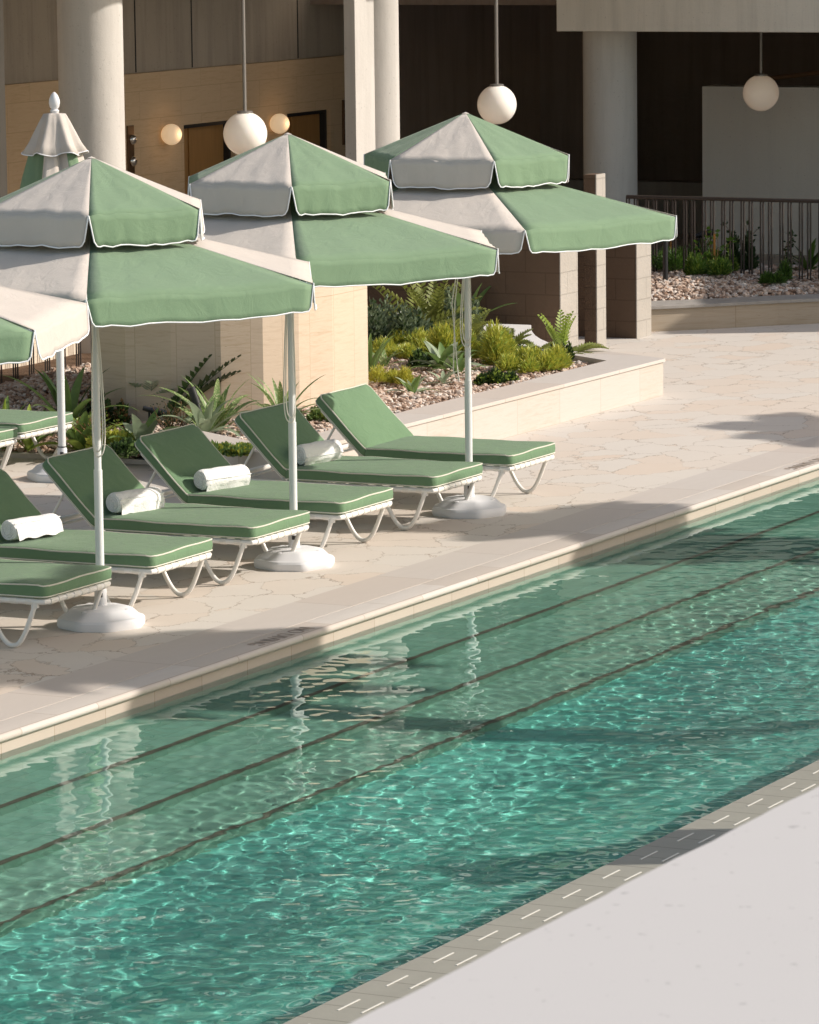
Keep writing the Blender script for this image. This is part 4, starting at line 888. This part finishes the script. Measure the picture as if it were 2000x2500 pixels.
mound(G(322, 1128, False), 0.3, 0.14, 0.1, 2400, 'dark shaded clump at the deck edge below the yellow one', ['leaf_dark', 'leaf_green'], 0.038, 'leaf')
mound(G(570, 1110), 0.26, 0.130, 0.08, 2700, 'low green and yellow clump at the planter end', ['leaf_green', 'leaf_yellow'], 0.035, 'leaf')
mound(G(765, 1030), 0.250, 0.156, 0.087, 1350, 'small green creeper behind the farthest backrest', ['leaf_green', 'leaf_olive'], 0.032, 'leaf')
rosette(G(198, 1035, False), 15, 0.512, 0.102, 'leaf_lime', 'broad yellow green leaves between the two leftmost poles', up=(20, 82), mat2='leaf_green')
rosette(G(165, 1010, False), 13, 0.732, 0.072, 'leaf_green', 'tall dark strap leaves behind the back umbrella pole', up=(30, 84), droop=.9, mat2='leaf_dark')
rosette(G(70, 1040, False), 13, 0.464, 0.066, 'leaf_green', 'bright strap leaves before the brown railing', up=(35, 85), droop=.8, mat2='leaf_lime')
rosette(G(8, 1040, False), 13, 0.512, 0.066, 'leaf_lime', 'strap leaves at the left edge above the shaded cushions', up=(30, 85), droop=.8, mat2='leaf_green')
mound(G(262, 1010, False), 0.2, 0.16, 0.24, 1500, 'dark bronze leaved bush against the left end of the drum', ['leaf_dark', 'dry_stem'], 0.041, 'leaf', 'bush')
twiggy(G(425, 1055, False), .36, 22, 'thin brown twiggy shrub between the two big rosettes')
twiggy(G(215, 1095, False), .30, 26, 'sparse dark twiggy shrub behind the nearest umbrella pole', leaf='leaf_grey')
twiggy(G(232, 1060, False), .34, 20, 'wiry shrub with tiny leaves right of the nearest umbrella pole', leaf='leaf_lime')
# far right bed
def GF(px, py): q = at(px, py, .27); return (q.x, q.y, .24+.10*min(1, max(0, ((q.x-39.75)*.72+(q.y-5.35)*.69)/1.2)))
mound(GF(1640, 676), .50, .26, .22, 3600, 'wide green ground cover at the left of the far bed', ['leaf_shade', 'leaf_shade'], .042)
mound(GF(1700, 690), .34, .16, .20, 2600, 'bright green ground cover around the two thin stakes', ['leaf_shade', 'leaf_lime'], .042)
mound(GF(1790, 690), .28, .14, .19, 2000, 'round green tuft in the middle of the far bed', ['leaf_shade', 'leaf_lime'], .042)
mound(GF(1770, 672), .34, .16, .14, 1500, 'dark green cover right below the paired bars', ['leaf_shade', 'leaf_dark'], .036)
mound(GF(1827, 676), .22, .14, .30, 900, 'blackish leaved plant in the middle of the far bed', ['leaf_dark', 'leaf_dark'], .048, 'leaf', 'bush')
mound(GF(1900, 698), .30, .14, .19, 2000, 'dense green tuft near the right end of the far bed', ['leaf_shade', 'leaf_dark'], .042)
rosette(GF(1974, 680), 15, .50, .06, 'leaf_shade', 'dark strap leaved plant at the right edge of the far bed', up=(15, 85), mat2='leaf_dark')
twiggy(GF(1738, 690), .50, 5, 'slender sapling tied beside a bamboo stake', leaf='leaf_shade', ls=.06)
twiggy(GF(1825, 672), .52, 3, 'thin wiry stems above the blackish plant', leaf='leaf_dark', ls=.05); twiggy(GF(1925, 680), .42, 3, 'thin wiry stems left of the strap leaved plant', leaf='leaf_dark', ls=.05)
b = MB(); b.tube([(0, 0, 0), (0, 0, .42)], .012, 8); tag(b.build('bamboo_stake', 'bamboo', loc=GF(1745, 690)), 'pale bamboo stake with a sapling in the far bed', 'stake')
b = MB(); b.tube([(0, 0, 0), (0, 0, .50)], .010, 8); tag(b.build('orange_stake', 'bamboo', loc=GF(1638, 672)), 'thin orange stake just right of the rightmost umbrella tip', 'stake')
# garden spotlights on stakes
def spot(loc, h, tilt, yaw, label, s=1):
    o = empty('garden_spotlight', loc, yaw, label, 'garden light', 'black garden spotlights on stakes')
    b = MB(); b.tube([(0, 0, -.03), (.0, 0, h)], .009*s, 8); b.lathe([(.03*s, 0), (.026*s, .02)], 12); b.build('stake', 'black_metal', o, smooth=True)
    d = Vector((math.cos(tilt), 0, math.sin(tilt))); p = Vector((0, 0, h))
    b = MB(); b.tube([p-d*.05*s, p-d*.045*s, p+d*.02*s, p+d*.02*s, p+d*.15*s, p+d*.15*s], [.012*s, .020*s, .022*s, .030*s, .032*s, .026*s], 14); b.build('head', 'black_metal', o, smooth=True)
rz_ = math.atan2(-math.cos(AZ), math.sin(AZ)); rz_ = math.atan2(rgt0.y, rgt0.x)
spot(G(365, 1035, False), .30, -.28, rz_, 'black garden spotlight aimed down right in front of the drum, left one')
spot(G(484, 1078, False), .25, 1.25, rz_+PI, 'black garden spotlight before the big silvery rosette')
spot(GF(1706, 672), .34, .2, rz_, 'small black spotlight against the left edge of the pale partition', 1.1)
b = MB(); b.tube([(0, 0, 0), (0, 0, .62)], .026, 12); b.lathe([(.05, 0), (.05, .02)], 14); tag(b.build('bollard_light', 'black_metal', smooth=True, loc=GF(1625, 702)), 'slim black bollard light left in the far bed, below the umbrella tip', 'bollard')
# engraved depth marking on the coping
tc = bpy.data.curves.new('engraving', 'FONT'); tc.body = 'NO DIVING'; tc.size = .15; tc.extrude = .0006
to = bpy.data.objects.new('coping_lettering', tc); col.objects.link(to); q = at(672, 1551, 0)
bpy.context.view_layer.update(); dg = bpy.context.evaluated_depsgraph_get(); tm = bpy.data.meshes.new_from_object(to.evaluated_get(dg)); bpy.data.objects.remove(to)
for i, (px, py) in enumerate(((676, 1551), (1958, 1131))):
    to = bpy.data.objects.new('coping_lettering', tm); col.objects.link(to); q = at(px, py, 0)
    to.location = (q.x+.3, q.y, .0042); to.rotation_euler = (0, 0, PI); to.scale = (.86, .95, 1)
    tag(to, ['engraved lettering on the coping in the near band of shadow', 'engraved lettering on the coping by the right edge of the picture'][i], 'lettering')
tm.materials.clear(); tm.materials.append(MATS['engraving'])
